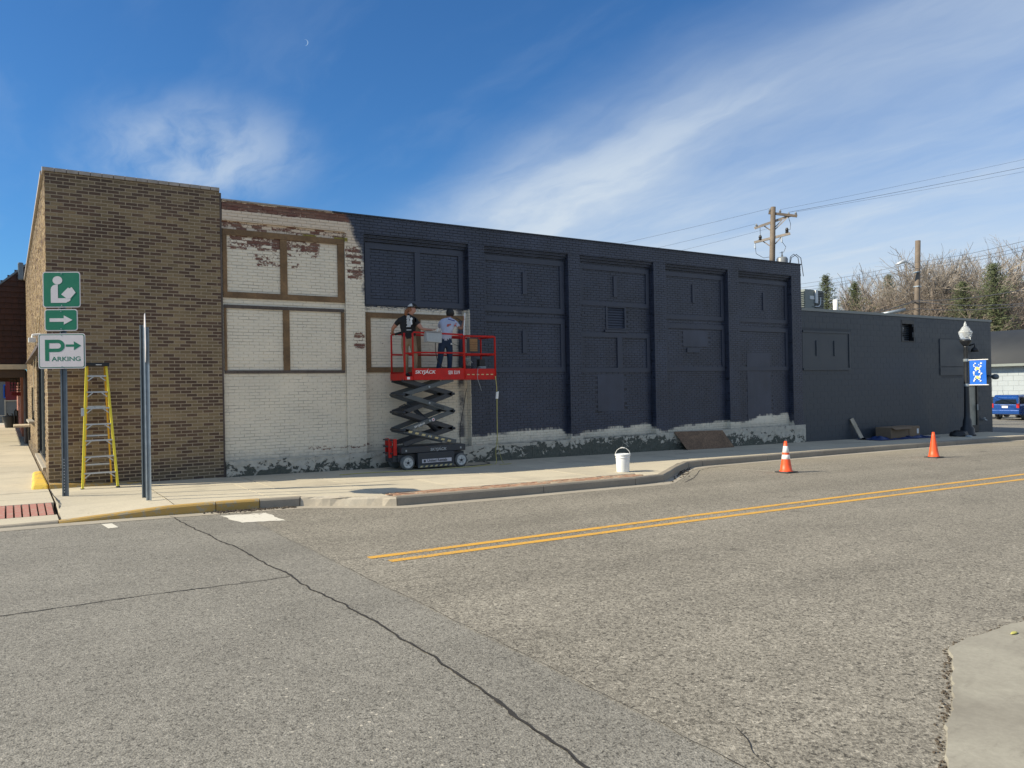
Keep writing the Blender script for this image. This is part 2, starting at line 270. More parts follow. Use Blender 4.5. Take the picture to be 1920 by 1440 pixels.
simple('lift_dark', (0.030, 0.034, 0.040), 0.5, var=0.12, scale=6)
simple('rubber', (0.045, 0.047, 0.048), 0.8, var=0.15, scale=20)
simple('tyre_grey', (0.13, 0.135, 0.13), 0.85, var=0.15, scale=14)
simple('rim_white', (0.50, 0.50, 0.47), 0.5, var=0.2, scale=14)
simple('white_plastic', (0.74, 0.76, 0.76), 0.4, var=0.05, scale=5)
simple('white_print', (0.72, 0.72, 0.70), 0.6, var=0.06)
simple('grey_box', (0.36, 0.38, 0.38), 0.5, var=0.1, scale=12)
simple('galvanised', (0.33, 0.37, 0.40), 0.42, 0.55, var=0.14, scale=9)
simple('galvanised_dark', (0.13, 0.155, 0.175), 0.45, 0.4, var=0.14, scale=9)
simple('sign_green', (0.000, 0.145, 0.078), 0.45, var=0.05)
simple('sign_white', (0.58, 0.55, 0.57), 0.5, var=0.04)
simple('sign_back', (0.62, 0.64, 0.66), 0.35, 0.5, var=0.08)
simple('ladder_yellow', (0.80, 0.66, 0.045), 0.45, var=0.08, scale=6)
simple('ladder_orange', (0.80, 0.42, 0.02), 0.45, var=0.08, scale=6)
simple('aluminium', (0.52, 0.53, 0.54), 0.35, 0.7, var=0.1, scale=12)
simple('black_plastic', (0.012, 0.012, 0.014), 0.45, var=0.1)
simple('cone_orange', (0.85, 0.095, 0.022), 0.45, var=0.08, scale=8)
simple('cone_white', (0.80, 0.78, 0.74), 0.4, var=0.06, scale=10)
simple('glass_dark', (0.010, 0.012, 0.015), 0.12, var=0.0, spec=0.35)
simple('blind_cream', (0.34, 0.33, 0.27), 0.35, var=0.25, scale=2.5)
simple('mansard_shingle', (0.050, 0.022, 0.016), 0.9, var=0.35, scale=4, bump=0.5)
simple('fascia_cream', (0.50, 0.42, 0.30), 0.7, var=0.1)
simple('frieze_brown', (0.060, 0.035, 0.020), 0.7, var=0.25, scale=3)
simple('red_brick_far', (0.40, 0.165, 0.115), 0.85, var=0.25, scale=2.0, bump=0.3)
simple('red_mortar', (0.40, 0.27, 0.21), 0.9, var=0.1)
simple('dark_red_paint', (0.16, 0.006, 0.010), 0.5, var=0.08)
simple('grey_cladding', (0.20, 0.19, 0.17), 0.8, var=0.12)
simple('planter_brown', (0.022, 0.022, 0.022), 0.5, var=0.15)
simple('iron_black', (0.013, 0.013, 0.014), 0.5, var=0.1)
simple('lamp_black', (0.020, 0.022, 0.026), 0.4, var=0.1)
simple('banner_blue', (0.003, 0.125, 0.60), 0.7, var=0.06)
simple('banner_white', (0.70, 0.74, 0.72), 0.7, var=0.04)
simple('banner_yellow', (0.62, 0.62, 0.18), 0.7, var=0.04)
simple('cardboard', (0.21, 0.145, 0.090), 0.85, var=0.12, scale=3)
simple('tarp_blue', (0.006, 0.030, 0.125), 0.45, var=0.2, scale=5)
simple('bag_black', (0.012, 0.012, 0.013), 0.45, var=0.2)
simple('hose_yellow', (0.42, 0.37, 0.12), 0.6, var=0.15)
simple('cord_black', (0.018, 0.018, 0.02), 0.6)
simple('wire_dark', (0.045, 0.045, 0.05), 0.6)
simple('insulator', (0.20, 0.21, 0.22), 0.4)
simple('roof_dark', (0.031, 0.034, 0.039), 0.65, var=0.12, scale=0.6)
simple('garage_white', (0.37, 0.405, 0.425), 0.7, var=0.06, scale=1.0)
simple('garage_joint', (0.27, 0.30, 0.315), 0.8, var=0.06)
simple('car_blue', (0.004, 0.06, 0.26), 0.25, 0.2, var=0.03, coat=0.8)
simple('car_black', (0.012, 0.013, 0.017), 0.25, 0.2, var=0.03, coat=0.8)
simple('tail_red', (0.50, 0.02, 0.02), 0.25, var=0.05)
simple('ac_grey', (0.22, 0.24, 0.22), 0.55, 0.1, var=0.08)
simple('bark_grey', (0.30, 0.255, 0.21), 0.9, var=0.22, scale=0.6)
simple('bark_brown', (0.235, 0.185, 0.145), 0.9, var=0.25, scale=0.6)
simple('twig_haze', (0.235, 0.19, 0.155), 0.95, var=0.35, scale=0.25)
simple('needles', (0.078, 0.094, 0.042), 0.8, var=0.45, scale=0.5)
simple('scrub_green', (0.105, 0.105, 0.050), 0.9, var=0.35, scale=0.4)
simple('skin_tone', (0.42, 0.20, 0.135), 0.55, var=0.08)
simple('skin_tan', (0.32, 0.155, 0.10), 0.55, var=0.08)
simple('shirt_black', (0.011, 0.011, 0.012), 0.85, var=0.15, scale=14)
simple('pants_tan', (0.26, 0.185, 0.115), 0.85, var=0.15, scale=10)
simple('shirt_lavender', (0.44, 0.46, 0.56), 0.85, var=0.10, scale=10)
simple('jeans', (0.014, 0.032, 0.070), 0.85, var=0.2, scale=14)
simple('hair_red', (0.23, 0.085, 0.030), 0.7, var=0.25, scale=30)
simple('hair_black', (0.008, 0.007, 0.007), 0.6, var=0.2, scale=30)
simple('cap_white', (0.55, 0.53, 0.49), 0.8, var=0.06)
simple('boot_dark', (0.03, 0.022, 0.017), 0.7, var=0.1)
simple('red_print', (0.45, 0.10, 0.08), 0.8); simple('blue_print', (0.05, 0.06, 0.22), 0.8)
simple('cork', (0.36, 0.19, 0.08), 0.8, var=0.2, scale=25)
simple('hazard_cream', (0.55, 0.45, 0.22), 0.6, var=0.12)
simple('litter_yellow', (0.50, 0.47, 0.13), 0.6, var=0.15, scale=30)
def moon_mat():
    m = bpy.data.materials.new('moonlight'); m.use_nodes = True; g = N(m.node_tree); g.n.clear()
    e = g.new('ShaderNodeEmission', {'Color': (0.42, 0.62, 0.90), 'Strength': 0.56}); g.new('ShaderNodeOutputMaterial', {'Surface': e.outputs[0]}); MAT['moonlight'] = m
moon_mat()
def glass_globe():
    m, g, b = principled('globe_glass'); b.inputs['Base Color'].default_value = (0.86, 0.88, 0.88, 1); b.inputs['Roughness'].default_value = 0.18
    b.inputs['Transmission Weight'].default_value = 0.65; b.inputs['IOR'].default_value = 1.3
glass_globe()

# ------------------------------------------------------------------ object helpers
ROOT = {}
def tag(o, label=None, cat=None, group=None, kind=None):
    if label: o['label'] = label
    if cat: o['category'] = cat
    if group: o['group'] = group
    if kind: o['kind'] = kind
    return o
def thing(name, label, cat, loc=(0, 0, 0), group=None, kind=None):
    o = bpy.data.objects.new(name, None); COL.objects.link(o); o.location = loc; o.empty_display_size = 0.2; ROOT[o.name] = Vector(loc)
    return tag(o, label, cat, group, kind)
def setting(name, loc=(0, 0, 0)):
    o = bpy.data.objects.new(name, None); COL.objects.link(o); o.location = loc; ROOT[o.name] = Vector(loc); o['kind'] = 'structure'; return o
class MB:
    def __init__(s): s.v = []; s.f = []; s.mi = []; s.tone = []; s.cur = 0; s.ct = 0.5; s.sm = []; s.smooth = False
    def face(s, idx): s.f.append(idx); s.mi.append(s.cur); s.tone.append(s.ct); s.sm.append(s.smooth)
    def poly(s, pts):
        b = len(s.v); s.v += [tuple(p) for p in pts]; s.face(tuple(range(b, b + len(pts))))
    def box(s, x0, x1, y0, y1, z0, z1, skip=''):
        b = len(s.v); s.v += [(x, y, z) for z in (z0, z1) for y in (y0, y1) for x in (x0, x1)]
        F = {'b': (0, 2, 3, 1), 't': (4, 5, 7, 6), 'f': (0, 1, 5, 4), 'k': (2, 6, 7, 3), 'l': (0, 4, 6, 2), 'r': (1, 3, 7, 5)}
        for k_, q in F.items():
            if k_ not in skip: s.face(tuple(b + i for i in q))
        return s
    def hexa(s, P):     # eight corners, bottom ring then top ring, both counter-clockwise
        b = len(s.v); s.v += [tuple(p) for p in P]
        for q in ((3, 2, 1, 0), (4, 5, 6, 7), (0, 1, 5, 4), (1, 2, 6, 5), (2, 3, 7, 6), (3, 0, 4, 7)): s.face(tuple(b + i for i in q))
        return s
    def beam(s, a, c, wd, ht, up=(0, 0, 1)):
        a = Vector(a); c = Vector(c); d = (c - a).normalized(); upv = Vector(up)
        if abs(d.dot(upv)) > 0.98: upv = Vector((0, 1, 0))
        x = d.cross(upv).normalized(); z = x.cross(d).normalized(); x *= wd / 2; z *= ht / 2
        P = [a - x - z, a + x - z, a + x + z, a - x + z, c - x - z, c + x - z, c + x + z, c - x + z]
        return s.hexa(P)
    def tube(s, pts, r, n=6, cap=True):
        pts = [Vector(p) for p in pts]; rs = r if hasattr(r, '__len__') else [r] * len(pts); rings = []; prev = None
        for i, p in enumerate(pts):
            d = (pts[min(i + 1, len(pts) - 1)] - pts[max(i - 1, 0)]).normalized()
            if prev is None: prev = d.orthogonal().normalized()
            x = (prev - d * prev.dot(d));
            if x.length < 1e-6: x = d.orthogonal()
            x.normalize(); prev = x; y = d.cross(x)
            b = len(s.v); s.v += [tuple(p + (x * math.cos(2 * math.pi * k_ / n) + y * math.sin(2 * math.pi * k_ / n)) * rs[i]) for k_ in range(n)]; rings.append(b)
        for a, b in zip(rings, rings[1:]):
            for k_ in range(n): s.face((a + k_, a + (k_ + 1) % n, b + (k_ + 1) % n, b + k_))
        if cap: s.face(tuple(rings[0] + k_ for k_ in reversed(range(n)))); s.face(tuple(rings[-1] + k_ for k_ in range(n)))
        return s
    def lathe(s, prof, c, n=20, axis='z'):
        c = Vector(c); rings = []
        for r, h in prof:
            b = len(s.v)
            for k_ in range(n):
                a = 2 * math.pi * k_ / n; p = (r * math.cos(a), r * math.sin(a), h)
                if axis == 'y': p = (p[0], h, -p[1])
                s.v.append(tuple(c + Vector(p)))
            rings.append(b)
        for a, b in zip(rings, rings[1:]):
            for k_ in range(n): s.face((a + k_, a + (k_ + 1) % n, b + (k_ + 1) % n, b + k_))
        s.face(tuple(rings[0] + k_ for k_ in reversed(range(n)))); s.face(tuple(rings[-1] + k_ for k_ in range(n)))
        return s
    def prism(s, poly, o, u_, v_, depth):   # outline in the u,v plane, extruded along u x v
        o = Vector(o); u_ = Vector(u_).normalized(); v_ = Vector(v_).normalized(); n_ = u_.cross(v_).normalized()
        b = len(s.v); m = len(poly)
        for d in (0, depth): s.v += [tuple(o + u_ * p[0] + v_ * p[1] + n_ * d) for p in poly]
        s.face(tuple(b + i for i in reversed(range(m)))); s.face(tuple(b + m + i for i in range(m)))
        for i in range(m): j = (i + 1) % m; s.face((b + i, b + j, b + m + j, b + m + i))
        return s
    def mesh(s, name, mats, off=Vector()):
        me = bpy.data.meshes.new(name); me.from_pydata([(v_[0] - off.x, v_[1] - off.y, v_[2] - off.z) for v_ in s.v], [], s.f)
        for m in (mats if isinstance(mats, (list, tuple)) else [mats]): me.materials.append(MAT[m])
        me.polygons.foreach_set('material_index', s.mi); me.polygons.foreach_set('use_smooth', s.sm)
        if any(t != 0.5 for t in s.tone):
            at = me.attributes.new('tone', 'FLOAT', 'FACE'); at.data.foreach_set('value', s.tone)
        me.update(); return me
    def build(s, name, mats, parent=None, kind=None, bevel=0.0, label=None, cat=None, group=None):
        off = ROOT[parent.name] if parent else Vector()
        o = bpy.data.objects.new(name, s.mesh(name, mats, off)); COL.objects.link(o)
        if parent: o.parent = parent
        ROOT[o.name] = off
        if bevel:
            bv = o.modifiers.new('bevel', 'BEVEL'); bv.width = bevel; bv.segments = 2; bv.limit_method = 'ANGLE'
        return tag(o, label, cat, group, kind)
def text_part(name, txt, size, mat, parent, o, u_, v_, depth=0.002, shear=0.0, sx=1.0, bold=0.0, align='LEFT'):
    cu = bpy.data.curves.new(name, 'FONT'); cu.body = txt; cu.size = size; cu.extrude = depth; cu.shear = shear; cu.offset = bold; cu.align_x = align
    t = bpy.data.objects.new('tmp', cu); COL.objects.link(t); bpy.context.view_layer.update()
    me = bpy.data.meshes.new_from_object(t.evaluated_get(bpy.context.evaluated_depsgraph_get())); bpy.data.objects.remove(t)
    u_ = Vector(u_).normalized(); v_ = Vector(v_).normalized(); n_ = u_.cross(v_)
    M = Matrix(((u_.x * sx, v_.x, n_.x, o[0]), (u_.y * sx, v_.y, n_.y, o[1]), (u_.z * sx, v_.z, n_.z, o[2]), (0, 0, 0, 1)))
    me.transform(M); me.transform(Matrix.Translation(-ROOT[parent.name])); me.materials.clear(); me.materials.append(MAT[mat]); me.name = name
    ob = bpy.data.objects.new(name, me); COL.objects.link(ob); ob.parent = parent; ROOT[ob.name] = ROOT[parent.name]; return ob

# ------------------------------------------------------------------ ground levels
def CAMRAY(px, py, dist):     # a point on the line of sight of the survey photograph, at a horizontal distance
    d = CF * 1457.18 + CR * (px - 960) - CU * (py - 720); d *= dist / math.hypot(d.x, d.y); return (d.x, d.y, d.z + 1.75)
def gz(x): return -0.0145 * (x - 3.8) if x < 23 else -0.2784 - 0.0185 * (x - 23)
def rz(x): return gz(x) - 0.15
def sst(a, b, t): t = max(0, min(1, (t - a) / (b - a))); return t * t * (3 - 2 * t)
KERB = [(-14, 13.10), (-4, 13.10), (0.65, 13.10), (1.5, 13.08), (2.2, 13.02), (3.45, 12.90), (4.1, 12.80), (5.4, 11.88), (7.6, 11.79), (9.4, 11.80), (11.15, 11.76), (11.5, 11.88), (12.5, 12.60), (13.6, 13.46), (14.1, 13.72), (14.7, 13.84), (18.1, 13.95), (20.3, 14.03), (24, 14.14), (28, 14.27), (33.4, 14.42), (36, 14.5)]
def ky(x):
    for (a, ya), (b, yb) in zip(KERB, KERB[1:]):
        if a <= x <= b: return ya + (yb - ya) * (x - a) / (b - a)
    return KERB[-1][1] if x > 0 else KERB[0][1]
def sz(x, y):     # top of the pavement, dipping to the road at the crossing ramp
    drop = 0.125 * (1 - sst(0.3, 2.6, x)) * (1 - sst(13.2, 15.2, y))
    drop += 0.09 * sst(33.2, 35.5, x) * (1 - sst(14.2, 15.5, y))
    return gz(x) - drop

# ---- open ground to the horizon, and the paved lot beyond the building
g_ = MB(); g_.poly([(-900, -900, -3.4), (1500, -900, -3.4), (1500, 1500, -3.4), (-900, 1500, -3.4)]); g_.build('ground', 'gravel_ground', kind='structure')
g_ = MB(); XS = [-60, 23, 230]
def sheet(mb, x0, x1, y0, y1, dz):
    xs = [x0] + [q for q in (23,) if x0 < q < x1] + [x1]
    for a, b in zip(xs, xs[1:]): mb.poly([(a, y0, gz(a) + dz), (b, y0, gz(b) + dz), (b, y1, gz(b) + dz), (a, y1, gz(a) + dz)])
sheet(g_, -60, 140, 2.0, 13.5, -0.20); sheet(g_, -60, 140, -60, 90, -0.36); g_.build('subgrade', 'gravel_ground', kind='structure')
XL_ = [(-40, 2.3), (0.5, 2.32), (3.1, 2.39), (4.35, 2.48), (5.97, 2.50), (7.87, 2.41), (9.88, 2.33), (11.5, 2.18), (13, 2.10)]
def xline(y):
    for (a, xa), (b, xb) in zip(XL_, XL_[1:]):
        if a <= y <= b: return xa + (xb - xa) * (y - a) / (b - a)
    return 2.3
rd = MB(); wob = [(xline(y) + 0.05 * noise.noise(Vector((0, y * 1.3, 3))) + 0.028 * noise.noise(Vector((5, y * 6, 3))), y) for y in [-30 + 0.25 * i for i in range(120)] + [0.06 * i for i in range(217)] if y < 12.98]
for (xa, ya), (xb, yb) in zip(wob, wob[1:]):
    rd.poly([(xa, ya, rz(xa)), (23, ya, rz(23)), (23, yb, rz(23)), (xb, yb, rz(xb))]); rd.poly([(23, ya, rz(23)), (140, ya, rz(140)), (140, yb, rz(140)), (23, yb, rz(23))])
sheet(rd, 2.3, 36.2, wob[-1][1], 14.6, -0.15); rd.build('road', 'chip_asphalt', kind='structure')
cs = MB()
for (xa, ya), (xb, yb) in zip(wob, wob[1:]): cs.poly([(-60, ya, rz(-60)), (xa - 0.012, ya, rz(xa)), (xb - 0.012, yb, rz(xb)), (-60, yb, rz(-60))])
sheet(cs, -60, 2.32, wob[-1][1], 13.2, -0.15); cs.build('cross_street', 'worn_asphalt', kind='structure')
lot = MB(); sheet(lot, 36.2, 140, 12.98, 90, -0.03 - 0.04); lot.build('parking_lot', 'worn_asphalt', kind='structure')

# ---- cracks: narrow troughs of loose dark fill with ragged edges
def crack(pts, wd, amp, seed, step=0.05, dz=0.004):
    mb = MB(); P = [Vector(p) for p in pts]; path = []
    for a, b in zip(P, P[1:]):
        n_ = max(2, int((b - a).length / step))
        for i in range(n_): path.append(a.lerp(b, i / n_))
    path.append(P[-1]); L = []; Rr = []
    for i, p in enumerate(path):
        d = (path[min(i + 1, len(path) - 1)] - path[max(0, i - 1)]).normalized(); nn = Vector((-d.y, d.x)); t = i * step
        o = amp * (noise.noise(Vector((t * 1.1, seed, 0))) + 0.6 * noise.noise(Vector((t * 5, seed, 7))))
        ww = wd * (0.45 + 1.5 * abs(noise.noise(Vector((t * 3.3, seed, 2)))) ** 1.3 + 0.5 * abs(noise.noise(Vector((t * 13, seed, 5)))))
        q = p + nn * o; L.append(q + nn * ww); Rr.append(q - nn * ww)
    for i in range(len(L) - 1): mb.poly([(Rr[i].x, Rr[i].y, rz(Rr[i].x) + dz), (Rr[i + 1].x, Rr[i + 1].y, rz(Rr[i + 1].x) + dz), (L[i + 1].x, L[i + 1].y, rz(L[i + 1].x) + dz), (L[i].x, L[i].y, rz(L[i].x) + dz)])
    return mb
crack([(a - .004, b) for a, b in wob if 0 < b < 12.95], 0.0135, 0.0, 1).build('pavement_crack', 'crack_fill', kind='structure')
crack([(-6, 7.95), (-3, 7.84), (-0.06, 7.87), (1.2, 7.92), (2.40, 7.89)], 0.012, 0.05, 2).build('pavement_crack', 'crack_fill', kind='structure')
crack([(2.14, 12.4), (2.6, 12.1), (3.0, 12.35), (3.3, 12.75)], 0.006, 0.05, 3).build('pavement_crack', 'crack_fill', kind='structure')
crack([(3.02, 11.3), (3.03, 8.0), (3.06, 4.5), (3.03, 2.6), (3.0, 0.5)], 0.0035, 0.03, 4).build('pavement_crack', 'crack_fill', kind='structure')
crack([(3.35, 2.95), (2.95, 2.2), (2.6, 1.4)], 0.004, 0.05, 9).build('pavement_crack', 'crack_fill', kind='structure')
crack([(11.75, 11.55), (12.6, 12.1), (13.9, 13.15), (14.6, 13.45), (15.2, 13.5)], 0.012, 0.03, 6).build('pavement_crack', 'crack_fill', kind='structure')

# ---- painted markings
def strip(pts, wd, mat, name, dz=0.004, seed=0):
    mb = MB(); P = [Vector(p) for p in pts]; path = []
    for a, b in zip(P, P[1:]):
        n_ = max(2, int((b - a).length / 0.12))
        for i in range(n_): path.append(a.lerp(b, i / n_))
    path.append(P[-1]); L = []; Rr = []
    for i, p in enumerate(path):
        d = (path[min(i + 1, len(path) - 1)] - path[max(0, i - 1)]).normalized(); nn = Vector((-d.y, d.x))
        a = wd / 2 * (1 + 0.10 * noise.noise(Vector((i * 0.9, seed, 0)))); b = wd / 2 * (1 + 0.10 * noise.noise(Vector((i * 0.9, seed, 9)))); L.append(p + nn * a); Rr.append(p - nn * b)
    for i in range(len(L) - 1): mb.poly([(q.x, q.y, rz(q.x) + dz) for q in (Rr[i], Rr[i + 1], L[i + 1], L[i])])
    return mb.build(name, mat, kind='structure')
strip([(3.55, 8.00), (8.3, 8.01), (13, 7.93), (17.8, 7.80), (30, 7.7), (60, 7.7)], 0.125, 'yellow_line', 'centre_line', seed=1)
strip([(3.42, 8.29), (8.7, 8.34), (13, 8.33), (18.9, 8.27), (30, 8.15), (60, 8.1)], 0.125, 'yellow_line', 'centre_line', seed=2)
strip([(14.70, 13.30), (15.06, 11.62)], 0.06, 'faint_line', 'parking_bay_line'); strip([(20.75, 13.35), (21.6, 11.8)], 0.07, 'faint_line', 'parking_bay_line'); strip([(27.4, 13.6), (28.2, 12.0)], 0.07, 'faint_line', 'parking_bay_line')
m_ = MB(); cx_ = [(2.74, 12.52), (3.40, 12.38), (3.44, 11.5), (2.84, 11.64)]
ring = []
for (a, b), (c, d) in zip(cx_, cx_[1:] + cx_[:1]):
    for i in range(8): t = i / 8; ring.append((a + (c - a) * t + random.uniform(-.025, .025), b + (d - b) * t + random.uniform(-.03, .03)))
m_.poly([(x, y, rz(x) + 0.004) for x, y in reversed(ring)]); m_.build('stop_bar', 'white_line', kind='structure')
m_ = MB(); m_.poly([(x, y, rz(x) + 0.004) for x, y in [(1.18, 12.22), (1.31, 12.25), (1.27, 12.68), (1.135, 12.68)]]); m_.build('crossing_line', 'white_line', kind='structure')
m_ = MB(); m_.poly([(x, y, gz(x) - 0.064) for x, y in [(46.9, 18.4), (60, 16.5), (60, 19.0), (47.3, 20.2)]]); m_.build('disabled_bay_marking', 'blue_line', kind='structure')

# ---- gutter strip along the kerb
gt = MB()
for (xa, ya), (xb, yb) in zip(KERB[:-1], KERB[1:]):
    if xa < -4: continue
    if xb <= 4.2 or 5.3 < xa: gw = 0.30
    else: gw = 0.30
    gt.poly([(xa, ya - gw, rz(xa) + 0.004), (xb, yb - gw, rz(xb) + 0.004), (xb, yb + 0.02, rz(xb) + 0.004), (xa, ya + 0.02, rz(xa) + 0.004)])
gt.build('gutter', 'gutter_concrete', kind='structure')

# ---- kerb: separate stones
kerb = setting('kerb')
def kerb_stone(x0, x1, mat, rough=False, yfn=ky):
    mb = MB(); n_ = max(1, int((x1 - x0) / (0.10 if rough else 0.6))); prev = None; rings = []
    gap = 0.006
    for i in range(n_ + 1):
        x = x0 + gap + (x1 - x0 - 2 * gap) * i / n_; y = yfn(x); d = Vector((0.05, yfn(x + 0.05) - y)).normalized(); nn = Vector((-d.y, d.x))
        zt = sz(x, y + 0.1) + 0.006; zb = rz(x) - 0.05
        prof = [(0.0, zb), (0.012, zt - 0.03), (0.035, zt - 0.004), (0.15, zt), (0.15, zb)]
        ring = []
        for j, (t, z) in enumerate(prof):
            if rough and j in (1, 2, 3): t = t + (0.07 if j < 3 else 0) * max(0, noise.noise(Vector((x * 4, j, 1))) + 0.3); z -= 0.035 * max(0, noise.noise(Vector((x * 3, j * 2, 5))) + .25)
            ring.append((x + nn.x * t, y + nn.y * t, max(z, zb)))
        rings.append(ring)
    for a, b in zip(rings, rings[1:]):
        for j in range(4):
            q = [a[j], b[j], b[j + 1], a[j + 1]]; mb.poly(q)
    mb.poly(rings[0]); mb.poly(list(reversed(rings[-1])))
    return mb.build('kerb_stone', mat, kerb)
ks = [(-4, -1.7, 'kerb_concrete'), (-1.7, 0.62, 'kerb_concrete'), (0.62, 2.78, 'yellow_kerb'), (2.78, 3.45, 'yellow_kerb'), (3.45, 4.08, 'kerb_concrete'), (4.08, 5.42, 'broken_concrete'), (5.42, 8.35, 'kerb_concrete'), (8.35, 10.6, 'kerb_concrete'), (10.6, 11.5, 'kerb_concrete'), (11.5, 12.9, 'kerb_concrete'), (12.9, 14.1, 'kerb_concrete'), (14.1, 14.72, 'kerb_concrete')]
x = 14.72
while x < 33: ks.append((x, x + 2.6, 'kerb_concrete')); x += 2.6
for a, b, m in ks: kerb_stone(a, b, m, rough=(m == 'broken_concrete'))

# ---- pavement slabs
pav = setting('sidewalk')
def slab(P, mat='pavement_concrete', name='slab', th=0.14):
    j = random.uniform(-0.0025, 0.0025); mb = MB(); T = [Vector((x, y, sz(x, y) + j)) for x, y in P]; c = sum(T, Vector()) / 4
    gap = 0.007; T2 = []
    for q in T:
        d = c - q; T2.append(q + Vector((math.copysign(gap, d.x), math.copysign(gap, d.y), 0)))
    bot = [q - Vector((0, 0, th)) for q in T2]; low = [q - Vector((0, 0, 0.006)) for q in T2]
    top = [q + (c - q).normalized() * 0.001 for q in T2]
    b = len(mb.v); mb.v += [tuple(q) for q in bot + low + top]
    for i in range(4): k_ = (i + 1) % 4; mb.face((b + i, b + k_, b + 4 + k_, b + 4 + i)); mb.face((b + 4 + i, b + 4 + k_, b + 8 + k_, b + 8 + i))
    mb.face((b + 8, b + 9, b + 10, b + 11)); return mb.build(name, mat, pav)
cols = [0.66, 2.2, 3.66, 4.1, 5.4, 6.9, 8.5, 10.1, 11.15, 11.5, 13.6, 14.7]; x = 14.7
while x < 35: x += 1.6; cols.append(x)
for a, b in zip(cols, cols[1:]):
    fa, fb = ky(a) + 0.155, ky(b) + 0.155
    pa = fa + (0.48 if 5.4 <= a < 11.1 else 0); pb = fb + (0.48 if 5.4 < b <= 11.2 else 0)
    rows = [15.45] if a > 13 else [15.45, 14.25]
    rows = [r for r in rows if r > max(pa, pb) + 0.3]
    ys = [(16.95, 16.95)] + [(r, r) for r in rows] + [(pa, pb)]
    for (ta, tb), (la, lb) in zip(ys, ys[1:]): slab([(a, la), (b, lb), (b, tb), (a, ta)])
xs_ = [0.64, -0.9, -2.45, -4.0]
for b, a in zip(xs_, xs_[1:]):
    ys = [14.72, 16.3] + [16.3 + 1.6 * i for i in range(1, 34)]
    for c, d in zip(ys, ys[1:]): slab([(a, c), (b, c), (b, d), (a, d)])
    slab([(a, 13.26), (b, 13.26), (b, 13.76), (a, 13.76)])
base = MB(); base.box(-4, 0.65, 13.3, 70, -0.30, -0.10)
for a, b in zip(cols, cols[1:]): base.hexa([(a, ky(a) + .15, gz(a) - .3), (b, ky(b) + .15, gz(b) - .3), (b, 16.9, gz(b) - .3), (a, 16.9, gz(a) - .3), (a, ky(a) + .15, sz(a, ky(a)) - .03), (b, ky(b) + .15, sz(b, ky(b)) - .03), (b, 16.9, gz(b) - .03), (a, 16.9, gz(a) - .03)])
base.build('slab_bed', 'debris', pav)
def walk_crack(pts, wd, seed, amp=0.035):
    mb = crack(pts, wd, amp, seed, dz=0); mb.v = [(q[0], q[1], sz(q[0], q[1]) + 0.0045) for q in mb.v]; return mb.build('crack', 'crack_fill', pav)
walk_crack([(0.655, 16.9), (0.66, 15.5), (0.70, 14.6), (0.655, 13.3)], 0.011, 31, 0.008); walk_crack([(2.2, 16.9), (2.2, 15.2), (2.21, 14.0), (2.2, 13.2)], 0.008, 33, 0.008)
walk_crack([(5.0, 14.9), (7.0, 14.75), (9.3, 14.6), (10.6, 14.1)], 0.004, 35); walk_crack([(14.7, 16.0), (16.9, 15.6), (18.0, 15.7), (20.0, 15.2)], 0.012, 37); walk_crack([(-3.5, 15.2), (-1.2, 15.5), (0.6, 15.2)], 0.004, 39)
# red tactile paving at the ramp
x = 0.60; i = 0
while x > -3.6:
    mb = MB(); w_ = 0.088; mb.hexa([(x - w_, 13.785, sz(x, 13.8) - .05), (x - .006, 13.785, sz(x, 13.8) - .05), (x - .006, 14.70, sz(x, 14.7) - .05), (x - w_, 14.70, sz(x, 14.7) - .05), (x - w_, 13.785, sz(x, 13.8)), (x - .006, 13.785, sz(x, 13.8)), (x - .006, 14.70, sz(x, 14.7)), (x - w_, 14.70, sz(x, 14.7))])
    mb.build('tactile_tile', 'tactile_red', pav); x -= 0.105
# band of old brick pavers behind the kerb
pv = []
r_ = 0
for r_ in range(4):
    x = 5.42 + (0.1 if r_ % 2 else 0)
    while x < 11.0:
        pv.append((x, r_)); x += 0.205
for x, r_ in pv:
    y0 = ky(x) + 0.165 + r_ * 0.115; x1 = x + 0.198; y0b = ky(x1) + 0.165 + r_ * 0.115; j = random.uniform(-.007, .003)
    mb = MB(); P = [(x, y0), (x1, y0b), (x1, y0b + 0.108), (x, y0 + 0.108)]
    mb.hexa([(a, b, sz(a, b) - .05) for a, b in P] + [(a, b, sz(a, b) + j) for a, b in P]); mb.build('paver', 'paver_red', pav)
# yellow raised edge at the foot of the corner building
mb = MB(); mb.hexa([(0.66, 16.66, gz(1) - .02), (2.3, 16.76, gz(2.3) - .02), (2.3, 16.90, gz(2.3) - .02), (0.66, 16.90, gz(1) - .02), (0.66, 16.70, gz(1) + 0.085), (2.3, 16.78, gz(2.3) + 0.01), (2.3, 16.90, gz(2.3) + .01), (0.66, 16.90, gz(1) + .10)]); mb.build('foundation_kerb', 'yellow_kerb', kind='structure')
mb = MB(); mb.hexa([(0.36, 16.75, gz(1) - .02), (0.64, 16.70, gz(1) - .02), (0.645, 20.3, gz(1) - .02), (0.46, 20.3, gz(1) - .02), (0.40, 16.85, gz(1) + 0.10), (0.64, 16.78, gz(1) + .09), (0.645, 20.3, gz(1) + .06), (0.50, 20.3, gz(1) + .05)]); mb.build('foundation_kerb', 'bright_yellow', kind='structure', bevel=0.03)

